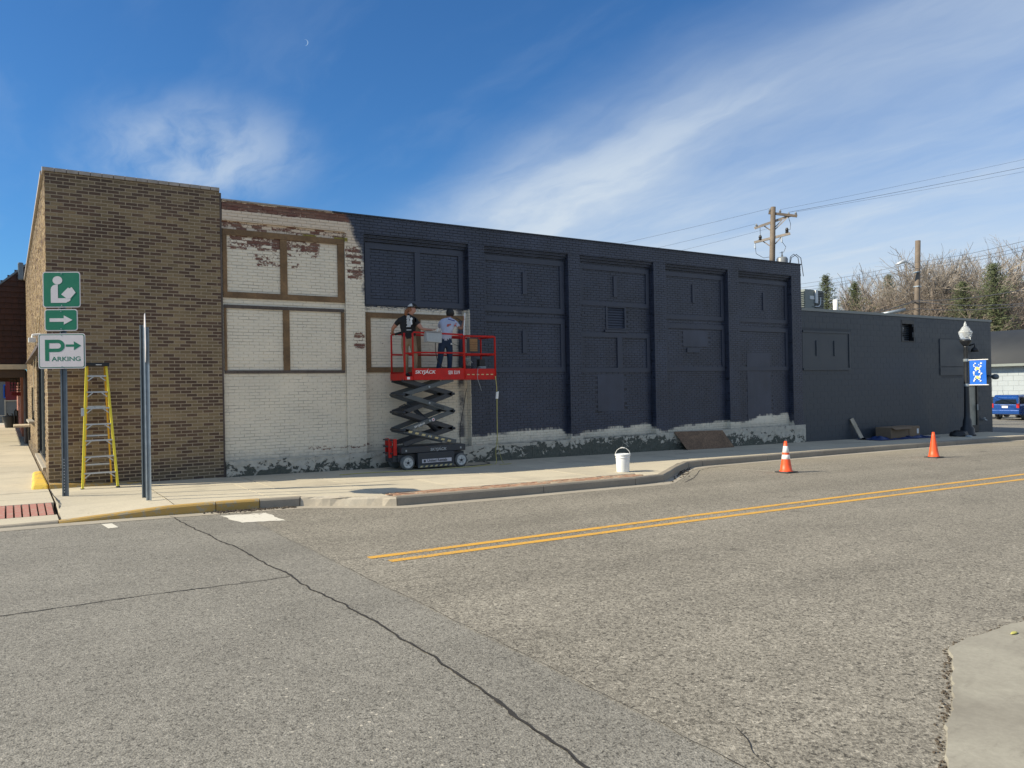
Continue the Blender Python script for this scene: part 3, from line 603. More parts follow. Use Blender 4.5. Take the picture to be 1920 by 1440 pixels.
# ---- opposite corner: broken concrete apron with a ragged edge
ap = MB(); edge_ = [(14, 3.05), (9, 3.0), (6.73, 2.99), (5.98, 3.02), (5.62, 2.98), (5.2, 2.74), (4.57, 2.42), (4.2, 2.26), (3.84, 2.06), (3.3, 1.75), (2.7, 1.2), (2.4, 0.3), (2.4, -2)]
E_ = [Vector(p) for p in edge_]; path = []
for a, b in zip(E_, E_[1:]):
    n_ = max(2, int((b - a).length / 0.05))
    for i in range(n_):
        p = a.lerp(b, i / n_); d = (b - a).normalized(); nn = Vector((-d.y, d.x)); t = p.x * 3 + p.y * 5
        path.append(p + nn * (0.035 * noise.noise(Vector((t, 1, 0))) + 0.02 * noise.noise(Vector((t * 4, 1, 4)))))
bz = [(p.x, p.y, rz(p.x) - 0.02) for p in path]; tz = [(p.x + 0.006, p.y - 0.012, rz(p.x) + 0.022) for p in path]
for i in range(len(path) - 1): ap.poly([bz[i + 1], bz[i], tz[i], tz[i + 1]])
for i in range(len(path) - 1): ap.poly([tz[i], (14, -2, rz(14) + .022), tz[i + 1]])
ap.build('sidewalk_apron', 'apron_concrete', kind='structure')
gr = MB()
for i in range(900):
    t = random.random(); k_ = int(t * (len(path) - 1)); p = path[k_]; amt = max(0.1, noise.noise(Vector((k_ * .04, 0, 0))) + .45); d = random.gauss(0, 0.045 * amt); e = random.gauss(0, 0.045 * amt); s_ = random.uniform(0.003, 0.009) ** 1.0
    x, y = p.x - abs(d) * 0.7, p.y + abs(e); z = rz(x) + 0.002
    gr.hexa([(x + s_ * random.uniform(.6, 1) * a, y + s_ * random.uniform(.6, 1) * b, z + c * s_ * random.uniform(.6, 1.1)) for c in (0, 1) for a, b in ((-1, -1), (1, -1), (1, 1), (-1, 1))])
gr.build('loose_gravel', 'debris', kind='stuff')
gr = MB()
for i in range(420):
    x = random.choice([random.uniform(2.75, 4.0), random.gauss(3.1, .22)]); y = ky(x) - abs(random.gauss(0, 0.10)) - 0.02; s_ = random.uniform(0.005, 0.018); z = rz(x) + 0.006
    gr.hexa([(x + s_ * random.uniform(.5, 1) * a, y + s_ * random.uniform(.5, 1) * b, z + c * s_ * random.uniform(.3, 1.1)) for c in (0, 1) for a, b in ((-1, -1), (1, -1), (1, 1), (-1, 1))])
for i in range(120):
    x = random.gauss(13.0, .5); y = ky(x) - abs(random.gauss(0, 0.12)) - 0.03; s_ = random.uniform(0.006, 0.022); z = rz(x) + 0.006
    gr.hexa([(x + s_ * random.uniform(.5, 1) * a, y + s_ * random.uniform(.5, 1) * b, z + c * s_ * random.uniform(.3, 1.1)) for c in (0, 1) for a, b in ((-1, -1), (1, -1), (1, 1), (-1, 1))])
gr.build('gutter_debris', 'debris', kind='stuff')

# ------------------------------------------------------------------ bricklaying
BL, BH, JT = 0.2127, 0.0677, 0.010
def courses(x0, x1, z0, z1, L=BL, H=BH, jt=JT, phase=0.0, bond=0.5, wander=0.0, jh=None):
    """whole and cut pieces (xa, xb, za, zb) of a running bond"""
    jh = jh or jt; k0 = int(math.floor(z0 / H)); k1 = int(math.ceil(z1 / H)); outp = []
    for k_ in range(k0, k1):
        za, zb = max(k_ * H + jt / 2, z0), min((k_ + 1) * H - jt / 2, z1)
        if zb - za < 0.012: continue
        off = phase + (L * bond if k_ % 2 else 0) + wander * (random.random() - .5)
        i0 = int(math.floor((x0 - off) / L)) - 1; i1 = int(math.ceil((x1 - off) / L)) + 1
        for i in range(i0, i1):
            xa, xb = max(i * L + off + jh / 2, x0), min((i + 1) * L + off - jh / 2, x1)
            if xb - xa < 0.02: continue
            outp.append((xa, xb, za, zb))
    return outp
def brick_faces(mb, xa, xb, za, zb, Y, proud=0.0, depth=0.022, tilt=0.0012, axis='x', sgn=-1):
    f = [Y + sgn * (proud + random.uniform(-tilt, tilt)) for _ in range(4)]; e = 0.0025
    P = [(xa, Y - sgn * depth, za), (xb, Y - sgn * depth, za), (xb, Y - sgn * depth, zb), (xa, Y - sgn * depth, zb), (xa + e, f[0], za + e), (xb - e, f[1], za + e), (xb - e, f[2], zb - e), (xa + e, f[3], zb - e)]
    if axis == 'y': P = [(p[1], p[0], p[2]) for p in P]
    b = len(mb.v); mb.v += P
    for q in ((4, 5, 6, 7), (0, 1, 5, 4), (1, 2, 6, 5), (2, 3, 7, 6), (3, 0, 4, 7)):
        q = [b + i for i in q]; mb.face(tuple(q if axis == 'x' else reversed(q)))
def lay_wall(parent, regions, mat, nparts, near, name='brick', stuffname='brickwork', tonefn=None, L=BL, H=BH, jt=JT, full_only=True, skip=None, proudvar=0.002, wander=0.0, jh=None):
    """regions: (x0,x1,z0,z1,Y). The nparts whole pieces nearest to `near` become parts that share meshes; the rest is one mesh."""
    allp = []; jh = jh or jt
    for (x0, x1, z0, z1, Y) in regions:
        for q in courses(x0, x1, z0, z1, L, H, jt, wander=wander, jh=jh):
            if skip and skip((q[0] + q[1]) / 2, (q[2] + q[3]) / 2): continue
            allp.append((q, Y))
    whole = [a for a in allp if abs((a[0][1] - a[0][0]) - (L - jh)) < 1e-4 and abs((a[0][3] - a[0][2]) - (H - jt)) < 1e-4]
    whole.sort(key=lambda a: (Vector(((a[0][0] + a[0][1]) / 2, a[1], (a[0][2] + a[0][3]) / 2)) - Vector(near)).length)
    chosen = set(id(a) for a in whole[:nparts]); var = {}
    mb = MB(); off = ROOT[parent.name]
    for a in allp:
        (xa, xb, za, zb), Y = a; t = tonefn() if tonefn else 0.5
        if id(a) in chosen:
            key = (round(t * 14), random.randrange(3))
            if key not in var:
                vb = MB(); vb.ct = min(0.999, max(0.001, key[0] / 14 + 0.0011)); brick_faces(vb, -(L - jh) / 2, (L - jh) / 2, -(H - jt) / 2, (H - jt) / 2, 0, random.uniform(0, proudvar)); var[key] = vb.mesh('brick', mat)
            o = bpy.data.objects.new(name, var[key]); COL.objects.link(o); o.parent = parent; o.location = Vector(((xa + xb) / 2, Y, (za + zb) / 2)) - off
        else:
            mb.ct = t; brick_faces(mb, xa, xb, za, zb, Y, random.uniform(0, proudvar))
    return mb.build(stuffname, mat, parent, kind='stuff')

W0 = 16.91
# ============ corner building of tan and brown brick
cb = thing('corner_building', 'two-storey-high corner building of mixed tan and dark brown brick, next to the painted wall', 'building', (0.65, W0, 0))
def ttone():
    return random.uniform(0.02, 0.40) if random.random() < 0.47 else random.uniform(0.50, 0.98)
ztop = 5.98
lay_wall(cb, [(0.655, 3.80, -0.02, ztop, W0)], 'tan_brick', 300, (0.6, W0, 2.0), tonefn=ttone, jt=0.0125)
mb = MB(); mb.box(0.655 + .006, 3.795, W0 + 0.0035, 17.3, -0.4, ztop); mb.build('wall', 'tan_mortar', cb)
side = MB()
def fskip(y, z): return (18.15 < y < 22.95 and 0.34 < z < 2.62) or (25.1 < y < 27.9 and 1.08 < z < 2.03)
for q in courses(W0 + 0.002, 33.3, -0.02, ztop):
    if fskip((q[0] + q[1]) / 2, (q[2] + q[3]) / 2): continue
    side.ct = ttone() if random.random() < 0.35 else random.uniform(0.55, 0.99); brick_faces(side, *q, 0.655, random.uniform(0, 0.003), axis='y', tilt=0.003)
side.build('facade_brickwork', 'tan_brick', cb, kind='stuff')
mb = MB()
for y0, y1, z0, z1 in ((17.3, 18.15, -.4, ztop), (18.15, 22.95, -.4, .34), (18.15, 22.95, 2.62, ztop), (22.95, 25.1, -.4, ztop), (25.1, 27.9, -.4, 1.08), (25.1, 27.9, 2.03, ztop), (27.9, 33.3, -.4, ztop)):
    mb.box(0.661, 0.95, y0, y1, z0, z1)
mb.box(0.95, 3.79, 17.3, 33.3, 5.3, 5.6); mb.box(0.95, 3.79, 33.0, 33.3, -.4, 5.4); mb.build('wall_core', 'tan_mortar', cb)
wf = MB()
for y in (18.16, 19.75, 21.35, 22.90): wf.box(0.70, 0.78, y - .03, y + .04, 0.34, 2.62)
wf.box(0.70, 0.79, 18.15, 22.95, 0.34, 0.40); wf.box(0.70, 0.79, 18.15, 22.95, 2.56, 2.62); win = wf.build('shop_window', 'iron_black', cb); MB().box(0.66, 0.70, 19.80, 19.88, 0.5, 2.5).build('pale_mullion', 'coping_metal', win)
mb = MB(); mb.box(0.74, 0.75, 18.2, 22.9, 0.4, 2.56); mb.build('pane', 'glass_dark', win)
mb = MB(); mb.box(0.60, 0.70, 18.1, 23.0, 0.27, 0.335); mb.build('sill', 'gutter_concrete', win)
mb = MB(); mb.box(0.74, 0.76, 25.1, 27.9, 1.08, 2.03); w2 = mb.build('side_window', 'glass_dark', cb); mb = MB(); mb.box(0.52, 0.72, 25.0, 28.1, 1.02, 1.08); mb.build('sill', 'gutter_concrete', w2)
mb = MB(); mb.box(0.60, 0.72, 18.0, 25.6, 2.63, 2.72); mb.build('lintel', 'frieze_brown', cb)
mb = MB(); mb.hexa([(0.52, 18.3, 2.70), (0.66, 18.3, 2.70), (0.66, 25.4, 2.66), (0.46, 25.4, 2.66), (0.62, 18.3, 2.98), (0.66, 18.3, 2.98), (0.66, 25.4, 2.95), (0.60, 25.4, 2.95)]); mb.build('awning_flap', 'frieze_brown', cb)
mb = MB(); mb.tube([(0.60, 17.9, 3.6), (0.61, 19.0, 3.4), (0.60, 20.6, 2.9), (0.59, 21.0, 2.4)], 0.012, 5); mb.tube([(0.6, 20, 3.5), (0.6, 23, 2.6), (0.6, 23.2, 1.4)], 0.012, 5); mb.build('loose_cable', 'fascia_cream', cb)
mb = MB(); mb.box(0.42, 0.56, 19.5, 19.7, 2.92, 3.02); mb.tube([(0.49, 19.6, 3.0), (0.5, 19.6, 3.08), (0.65, 19.6, 3.1)], 0.03, 6); mb.build('wall_light', 'white_plastic', cb, bevel=0.02)
x = 0.62; i = 0
while x < 3.75:
    w_ = min(0.196, 3.80 - x); mb = MB(); mb.hexa([(x, W0 - .035, ztop + .002), (x + w_ - .008, W0 - .035, ztop + .002), (x + w_ - .008, W0 + .34, ztop + .002), (x, W0 + .34, ztop + .002), (x, W0 - .03, ztop + .07), (x + w_ - .008, W0 - .03, ztop + .07), (x + w_ - .008, W0 + .16, ztop + .115), (x, W0 + .16, ztop + .115)])
    mb.build('coping_tile', 'coping_clay', cb); x += 0.2
y = W0 + 0.36
while y < 33.2:
    mb = MB(); mb.box(0.60, 0.98, y, y + 0.58, ztop + .002, ztop + 0.085); mb.build('coping_tile', 'coping_clay', cb); y += 0.6
# weathered corner trim between the two buildings
mb = MB(); mb.box(3.796, 3.83, W0 - .004, W0 + .12, 0.0, 5.95); mb.build('corner_flashing', 'weathered_wood', cb)

# ============ long painted brick building
pb = thing('painted_brick_building', 'long brick building being painted from white to dark slate blue, six recessed bays', 'building', (3.84, W0, 0))
RB = W0 + 0.18
bays = [(6.99, 9.78), (10.25, 12.92), (13.33, 16.08), (16.56, 19.28), (19.78, 22.43)]
regs = [(3.84, 22.94, 5.39, 5.80, W0), (3.84, 6.53, 0.30, 5.39, W0 + 0.06)]
pil = [(6.53, 6.99), (9.78, 10.25), (12.92, 13.33), (16.08, 16.56), (19.28, 19.78), (22.43, 22.94)]
for a, b in pil: regs.append((a, b, 0.30, 5.39, W0))
for a, b in bays: regs += [(a, b, 5.322, 5.39, W0 + .06), (a, b, 5.254, 5.322, W0 + .12), (a, b, 0.30, 5.254, RB)]
def pskip(x, z):
    if 14.36 < x < 15.12 and 3.38 < z < 4.05: return True       # louvre opening
    if 20.31 < x < 21.48 and 0.47 < z < 2.76: return True       # boarded door
    n_ = 0.12 * noise.noise(Vector((x * 3, z * 3, 0)))
    if 14.02 + n_ < x < 14.99 + n_ and 1.07 + n_ < z < 2.08: return True   # rendered patches
    if 17.4 + n_ < x < 18.5 + n_ and 2.95 + n_ < z < 3.44: return True
    return False
lay_wall(pb, regs, 'painted_brick', 300, (3.8, W0, 2.5), skip=pskip, proudvar=0.003, wander=0.03, jt=0.013, jh=0.0055, tonefn=lambda: random.uniform(.01, .99))
mb = MB()
for x0, x1, z0, z1, Y in regs:
    d = 0.009
    if Y == RB and x0 == 13.33:
        for a, b, c, e in ((x0, 14.36, z0, z1), (15.12, x1, z0, z1), (14.36, 15.12, z0, 3.38), (14.36, 15.12, 4.05, z1)): mb.box(a, b, Y + d, 17.4, c, e)
    else: mb.box(x0, x1, Y + d, 17.4, z0, z1)
mb.box(3.86, 22.93, 17.4, 34.0, -0.6, 5.45); mb.build('wall', 'painted_joint', pb)
# inside faces of the piers, where two brick depths show
for i, (a, b) in enumerate([(9.78, 0), (12.92, 0), (16.08, 0), (19.28, 0), (22.43, 0)]):
    mb = MB()
    for q in courses(W0 + .004, RB, 0.3, 5.39, L=0.19): brick_faces(mb, *q, a, random.uniform(0, .002), axis='y')
    mb.build('pier_return', 'painted_brick', pb, kind='stuff')
mb = MB(); mb.box(14.02, 15.0, RB - 0.0045, RB + .01, 1.05, 2.1); mb.build('render_patch', 'painted_smooth', pb, bevel=0.003)
mb = MB(); mb.box(17.42, 18.5, RB - 0.0045, RB + .01, 2.93, 3.45); mb.build('render_patch', 'painted_smooth', pb, bevel=0.003)
mb = MB(); mb.box(20.31, 21.48, RB - 0.006, RB + .01, 0.45, 2.77); mb.build('boarded_door', 'painted_smooth', pb)
# plinth in short rendered lengths
xs_ = [3.84, 6.53, 6.99, 9.78, 11.6, 13.6, 15.3, 16.56, 18.4, 19.78, 21.3, 22.40, 22.99]
for a, b in zip(xs_, xs_[1:]):
    n_ = int((b - a) / 0.12) + 1; mb = MB(); rows_ = 5; vs = []
    for i in range(n_ + 1):
        x = a + .003 + (b - a - .006) * i / n_
        for r_ in range(rows_ + 1):
            zb = gz(x) - 0.01; z = zb + (0.315 - zb) * r_ / rows_; vs.append((x, W0 - 0.045 + 0.016 * noise.noise(Vector((x * 5, z * 7, 0))) + 0.012 * noise.noise(Vector((x * 17, z * 19, 0))), z))
    mb.v = vs; W_ = rows_ + 1
    for i in range(n_):
        for r_ in range(rows_): mb.face((i * W_ + r_, (i + 1) * W_ + r_, (i + 1) * W_ + r_ + 1, i * W_ + r_ + 1))
    k_ = len(mb.v); top = [vs[i * W_ + rows_] for i in range(n_ + 1)]
    for i in range(n_): p, q = top[i], top[i + 1]; mb.poly([p, q, (q[0], RB + .02, q[2] + .01), (p[0], RB + .02, p[2] + .01)])
    for e_ in (0, n_): x = vs[e_ * W_][0]; mb.poly([(x, W0 - .045, gz(x) - .01), (x, W0 + .2, gz(x) - .01), (x, W0 + .2, .315), (x, W0 - .045, .315)])
    mb.build('plinth_block', 'peeling_plinth', pb)
mb = MB(); mb.box(9.3, 16.0, 0, 0, 0, 0)
x = 3.84
while x < 22.93:
    w_ = min(0.2, 22.96 - x); mb = MB(); m = 'coping_clay' if x < 6.2 else 'coping_dark'
    mb.hexa([(x, W0 - .03, 5.802), (x + w_ - .006, W0 - .03, 5.802), (x + w_ - .006, W0 + .33, 5.802), (x, W0 + .33, 5.802), (x, W0 - .025, 5.835), (x + w_ - .006, W0 - .025, 5.835), (x + w_ - .006, W0 + .33, 5.85), (x, W0 + .33, 5.85)])
    mb.build('coping_tile', m, pb); x += 0.2
# timber frames of the blocked-up windows
def frame(x0, x1, z0, z1, Y, st=0.12, mull=(), mat='dark_paint', top=None, bot=None, lst=None, rst=None, stub=(), mats=None, th=0.035):
    top = top or st; bot = bot or st; lst = lst or st; rst = rst or st; mats = mats or {}
    fr = MB().box(x0, x1, Y - th, Y + .012, z1 - top, z1).build('window_frame', mats.get('top', mat), pb)
    def bd(a, b, c, d, key): MB().box(a, b, Y - th + random.uniform(0, .006), Y + .012, c, d).build('board', mats.get(key, mat), fr)
    bd(x0 + .001, x1 - .001, z0, z0 + bot, 'bot'); bd(x0, x0 + lst, z0 + bot + .002, z1 - top - .002, 'l'); bd(x1 - rst, x1, z0 + bot + .002, z1 - top - .002, 'r')
    for a, b in mull: bd(a, b, z0 + bot + .002, z1 - top - .002, 'm')
    for a, b, c, d in stub: bd(a, b, c, d, 's')
SW = 'stained_wood'
frame(3.85, 6.52, 3.77, 5.22, W0 + .06, 0.125, [(5.06, 5.21)], SW, lst=.085, rst=.155)
frame(3.86, 6.50, 2.17, 3.62, W0 + .06, 0.07, [(5.10, 5.24)], SW, lst=.05, rst=.07, bot=.06, mats={'bot': 'weathered_wood', 'top': 'weathered_wood'})
frame(7.07, 9.70, 3.77, 5.22, RB, 0.13, [(8.36, 8.51)], lst=.13, rst=.13)
frame(7.08, 9.70, 2.18, 3.59, RB, 0.12, [(8.35, 8.49)], SW, lst=.11, rst=.13, mats={'r': 'dark_paint'})
frame(10.29, 12.88, 3.75, 5.20, RB, 0.14, lst=.08, rst=.14, stub=[(11.51, 11.64, 4.24, 4.82)])
frame(10.28, 12.88, 2.17, 3.61, RB, 0.13, lst=.07, rst=.14, stub=[(11.48, 11.60, 2.67, 3.25)])
frame(13.42, 16.02, 4.04, 5.17, RB, 0.12, lst=.10, rst=.12, stub=[(14.66, 14.78, 4.31, 4.91)])
frame(13.41, 16.02, 2.15, 3.28, RB, 0.13, [(14.76, 14.95)], lst=.08, rst=.12)
frame(16.65, 19.25, 3.76, 5.19, RB, 0.13, lst=.08, rst=.14, stub=[(17.84, 17.95, 4.29, 4.86)])
frame(16.69, 19.25, 2.17, 3.62, RB, 0.14, lst=.08, rst=.13, stub=[(17.57, 18.14, 2.75, 2.89)])
frame(19.88, 22.40, 3.77, 5.18, RB, 0.12, lst=.08, rst=.13, stub=[(21.14, 21.25, 4.19, 4.77)])
frame(19.88, 22.40, 2.18, 3.60, RB, 0.13, lst=.08, rst=.13)
lv = MB(); lv.box(14.36, 14.42, RB - .02, RB + .16, 3.38, 4.05); lv.box(15.06, 15.12, RB - .02, RB + .16, 3.38, 4.05); lv.box(14.42, 15.06, RB - .02, RB + .16, 3.38, 3.42); lv.box(14.42, 15.06, RB - .02, RB + .16, 4.01, 4.05); lv.box(14.42, 15.06, RB + .12, RB + .15, 3.42, 4.01); lo = lv.build('louvre_vent', 'dark_paint', pb)
for i in range(8):
    z = 3.43 + i * 0.073; MB().hexa([(14.42, RB + .02, z), (15.06, RB + .02, z), (15.06, RB + .05, z + .066), (14.42, RB + .05, z + .066), (14.42, RB + .012, z + .006), (15.06, RB + .012, z + .006), (15.06, RB + .042, z + .072), (14.42, RB + .042, z + .072)]).build('slat', 'dark_paint', lo)
MB().box(14.3, 15.18, RB - .05, RB + .01, 3.30, 3.36).build('vent_sill', 'dark_paint', pb)

# ============ low block building, already slate
bb = thing('painted_block_building', 'low concrete block building painted slate grey beyond the brick one, with a glazed door', 'building', (23.0, W0, -0.3))
CW = W0 + 0.03
def cskip(x, z): return (29.05 < x < 29.94 and 3.27 < z < 4.12) or (33.82 < x < 34.76 and z < 1.61) or (x < 25.70 and 2.18 < z < 3.57) or (31.75 < x < 33.62 and 1.93 < z < 3.42)
lay_wall(bb, [(22.97, 35.95, -0.52, 4.235, CW)], 'cmu_paint', 300, (22.9, CW, 1.5), name='block', stuffname='blockwork', L=0.406, H=0.2032, jt=0.006, jh=0.003, skip=cskip, proudvar=0.0008)
mb = MB()
for a, b, c, d in ((22.97, 29.05, -.7, 4.23), (29.05, 29.94, -.7, 3.27), (29.05, 29.94, 4.12, 4.23), (29.94, 33.82, -.7, 4.23), (33.82, 34.76, 1.61, 4.23), (34.76, 35.945, -.7, 4.23)): mb.box(a, b, CW + .0016, CW + .3, c, d)
mb.box(35.6, 35.945, CW + .3, 30, -.8, 4.2); mb.box(22.97, 35.6, CW + .3, 30, 3.9, 4.1); mb.build('wall', 'cmu_joint', bb)
MB().box(22.95, 36.0, CW - .03, CW + .35, 4.24, 4.335).build('coping', 'coping_metal', bb)
MB().box(22.97, 25.60, CW - .022, CW + .02, 2.26, 3.49).build('window_panel', 'cmu_panel', bb)
for a, b, c, d in ((22.98, 25.70, 3.49, 3.56), (22.98, 25.70, 2.18, 2.26), (25.60, 25.70, 2.26, 3.49)): MB().box(a, b, CW - .05, CW + .02, c, d).build('window_trim', 'cmu_panel', bb)
for a in (23.70, 24.72): MB().box(a, a + .09, CW - .052, CW - .01, 2.68, 3.22).build('batten', 'cmu_panel', bb)
MB().box(31.76, 33.62, CW - .03, CW + .02, 2.31, 3.42).build('window_panel', 'cmu_panel', bb); MB().box(31.76, 33.62, CW - .03, CW + .02, 1.95, 2.28).build('window_panel', 'cmu_panel', bb)
v_ = MB(); v_.box(29.05, 29.09, CW - .012, CW + .3, 3.27, 4.12); v_.box(29.90, 29.94, CW - .012, CW + .3, 3.27, 4.12); v_.box(29.09, 29.90, CW - .012, CW + .3, 3.27, 3.31); v_.box(29.09, 29.90, CW - .012, CW + .05, 3.97, 4.12); v_.box(29.09, 29.90, CW + .28, CW + .3, 3.31, 4.0); vo = v_.build('wall_vent', 'dark_void', bb)
for i in range(9): MB().box(29.30, 29.88, CW + .18, CW + .26, 3.33 + i * .073, 3.37 + i * .073).build('slat', 'cmu_panel', vo)
dr = MB(); dr.box(33.82, 33.92, CW - .012, CW + .12, -.47, 1.60); dr.box(34.64, 34.76, CW - .012, CW + .12, -.47, 1.60); dr.box(33.92, 34.64, CW - .012, CW + .12, 1.48, 1.60); dr.box(33.92, 34.64, CW - .012, CW + .12, -.47, -.18); do = dr.build('door', 'dark_void', bb)
MB().box(33.92, 34.64, CW + .05, CW + .06, -.18, 1.48).build('pane', 'blind_cream', do)
MB().box(34.60, 34.66, CW - .05, CW - .02, .45, .70).build('handle', 'galvanised', do)
mb = MB(); mb.smooth = True; mb.lathe([(0.02, 0), (0.11, .02), (0.15, .10), (0.12, .20), (0.05, .24)], (35.8, CW - .22, 1.74), 10); mb.tube([(35.6, CW, 1.9), (35.7, CW - .15, 1.92), (35.8, CW - .22, 1.9)], .04, 6); mb.build('wall_lamp', 'galvanised_dark', bb)
mb = MB(); mb.smooth = True; mb.lathe([(0.03, 0), (0.16, .0), (0.13, .12), (0.04, .20)], (34.15, CW - .2, 2.92), 10); mb.tube([(34.15, CW, 3.2), (34.15, CW - .2, 3.25), (34.15, CW - .2, 3.1)], .03, 6); mb.build('wall_lamp', 'iron_black', bb)
mb = MB(); mb.tube([(35.05, CW, .05), (35.05, CW - .1, .05), (35.2, CW - .13, -.0)], .025, 6); mb.tube([(34.98, CW - .1, .1), (35.12, CW - .1, .1)], .02, 6); mb.build('hose_tap', 'galvanised', bb)

# ---- things on the low roof
ac = thing('condenser_unit', 'grey air conditioning condenser on the low roof beside the brick end wall', 'air conditioner', (29.2, 21.1, 4.1))
MB().box(28.85, 29.55, 20.75, 21.5, 4.98, 5.0).build('base', 'ac_grey', ac)
MB().box(28.40, 29.02, 20.75, 21.5, 4.72, 5.72).build('cabinet', 'ac_grey', ac); MB().box(29.04, 29.75, 20.8, 21.5, 4.72, 5.70).build('coil_core', 'dark_void', ac)
for i in range(13): MB().box(29.03, 29.77, 20.76, 21.52, 4.78 + i * .07, 4.80 + i * .07).build('fin', 'ac_grey', ac)
for i in range(11): MB().box(28.30, 28.42, 20.73, 21.3, 4.80 + i * .08, 4.825 + i * .08).build('fin', 'ac_grey', ac)
MB().box(29.05, 29.2, 20.68, 20.74, 5.15, 5.70).build('service_pipe', 'white_print', ac); MB().box(28.72, 28.98, 20.72, 20.75, 5.3, 5.45).build('data_plate', 'white_print', ac); MB().box(28.45, 28.68, 20.72, 20.75, 4.76, 4.9).build('data_plate', 'white_print', ac)
mb = MB(); mb.tube([(29.02, 20.7, 5.0), (29.2, 20.66, 5.0), (29.33, 20.66, 5.1), (29.35, 20.66, 5.4)], .02, 6); mb.build('conduit', 'white_print', ac)
mb = MB(); mb.smooth = True; mb.tube([(31.42, 21.37, 4.1), (31.42, 21.37, 5.47)], .105, 14); tag(mb.build('vent_pipe', 'cone_white'), 'short white plastic vent pipe standing on the low roof', 'pipe')

# ============ left: shop row beyond the corner building
mr_ = thing('mansard_shop', 'dark shingled mansard canopy of the shop past the corner building', 'building', (0.65, 33.4, 0))
mb = MB(); mb.prism([(0.70, 6.55), (-3.2, 2.95), (0.70, 2.95)], (0, 33.42, 0), (1, 0, 0), (0, 0, 1), -20.0); mb.build('canopy_core', 'dark_void', mr_)
# shingles on the end face
for r_ in range(18):
    z = 2.97 + r_ * 0.2; xl = -3.2 + (z - 2.95) / 3.6 * 3.9; x = 0.68; c = 0
    while x > xl + 0.06:
        w_ = random.uniform(0.16, 0.30); xa = max(x - w_, xl + 0.03); MB().hexa([(xa, 33.36, z), (x - .01, 33.36, z), (x - .01, 33.42, z), (xa, 33.42, z), (xa, 33.40, z + .205), (x - .01, 33.40, z + .205), (x - .01, 33.42, z + .205), (xa, 33.42, z + .205)]).build('shingle', 'mansard_shingle', mr_); x -= w_
MB().beam((0.72, 33.6, 6.62), (-3.26, 33.6, 2.96), 0.5, 0.06, (1, 0, 0)).build('roof_edge', 'galvanised_dark', mr_)
MB().box(-3.3, 0.66, 33.30, 33.42, 2.76, 2.94).build('fascia', 'fascia_cream', mr_)
MB().box(-3.2, 0.60, 33.40, 33.55, 2.47, 2.755).build('frieze', 'frieze_brown', mr_)
MB().box(-3.2, 0.64, 33.5, 53, 2.70, 2.75).build('soffit', 'frieze_brown', mr_)
MB().box(-3.2, 0.60, 44.0, 44.15, 2.50, 2.7).build('inner_beam', 'frieze_brown', mr_)
MB().box(0.66, 1.2, 33.42, 40.0, -.3, 2.7).build('shop_wall', 'frieze_brown', mr_)
MB().tube([(0.60, 33.5, 0), (0.60, 33.5, 2.7)], .06, 8).build('downpipe', 'weathered_wood', mr_)
mb = MB(); mb.box(0.42, 0.60, 33.3, 33.5, 6.0, 6.65); mb.build('roof_lamp', 'galvanised_dark', mr_, bevel=0.05)
rbk = thing('red_brick_shop', 'red brick shop front in sunlight under the canopy past the corner building', 'building', (0.62, 40, 0))
mb = MB()
for q in courses(40.0, 58.0, -0.05, 2.7): brick_faces(mb, *q, 0.58, random.uniform(0, .004), axis='y', tilt=.003)
mb.build('brickwork', 'red_brick_far', rbk, kind='stuff'); MB().box(0.586, 1.4, 40.01, 58.0, -.3, 2.7).build('wall', 'red_mortar', rbk)
MB().box(0.55, 1.4, 39.9, 40.0, -.3, 2.7).build('corner_pier', 'red_brick_far', rbk); MB().box(.22, .58, 41.52, 41.6, 1.82, 1.98).build('sign_board', 'dark_red_paint', rbk)
rw = thing('scroll_bracket_sign', 'black wrought iron bracket on the red brick shop front', 'sign bracket', (0.5, 42, 2.0))
mb = MB()
for i in range(5): mb.tube([(0.56, 41.5, 2.05 + i * .13), (0.16, 41.5, 2.05 + i * .13)], .018, 5)
for i in range(4): mb.tube([(0.18 + i * .11, 41.5, 2.0), (0.18 + i * .11, 41.5, 2.66)], .014, 5)
mb.build('scrollwork', 'iron_black', rw)
for cx in (0.24, 0.36, 0.48):
    mb = MB(); mb.tube([(cx + .07 * math.cos(t * .6), 41.48, 2.35 + .1 * math.sin(t * .6)) for t in range(12)], .012, 5); mb.build('scroll', 'iron_black', rw)
rk = thing('red_kiosk', 'dark red painted hut with a white edge standing beyond the pavement planter', 'kiosk', (-.6, 72, 0))
MB().box(-0.02, 1.15, 72, 75, 1.52, 3.2).build('upper_wall', 'dark_red_paint', rk); MB().box(-0.02, 1.15, 72.02, 75, 0.0, 1.45).build('lower_wall', 'grey_cladding', rk); MB().box(-0.08, 1.2, 71.95, 75, 1.45, 1.53).build('sill', 'fascia_cream', rk)
MB().box(-0.10, -0.02, 71.94, 75, 0.0, 1.5).build('corner_trim', 'fascia_cream', rk); MB().prism([(-.12, 3.2), (1.25, 3.2), (1.0, 3.4), (.1, 3.4)], (0, 75, 0), (1, 0, 0), (0, 0, 1), 3.1).build('roof', 'white_print', rk)
MB().box(0.86, 1.02, 71.9, 71.99, 0, 3.6).build('white_post', 'fascia_cream', rk)
gs = thing('grey_stone_house', 'grey stone house with a blue trimmed window, far behind the canopy', 'house', (-6, 90, 0))
MB().box(-9, 1.5, 90, 97, -.2, 3.6).build('wall', 'grey_cladding', gs); MB().prism([(-9.3, 3.6), (1.8, 3.6), (-1.2, 6.4), (-6.3, 6.4)], (0, 97.3, 0), (1, 0, 0), (0, 0, 1), 7.6).build('roof', 'roof_dark', gs)
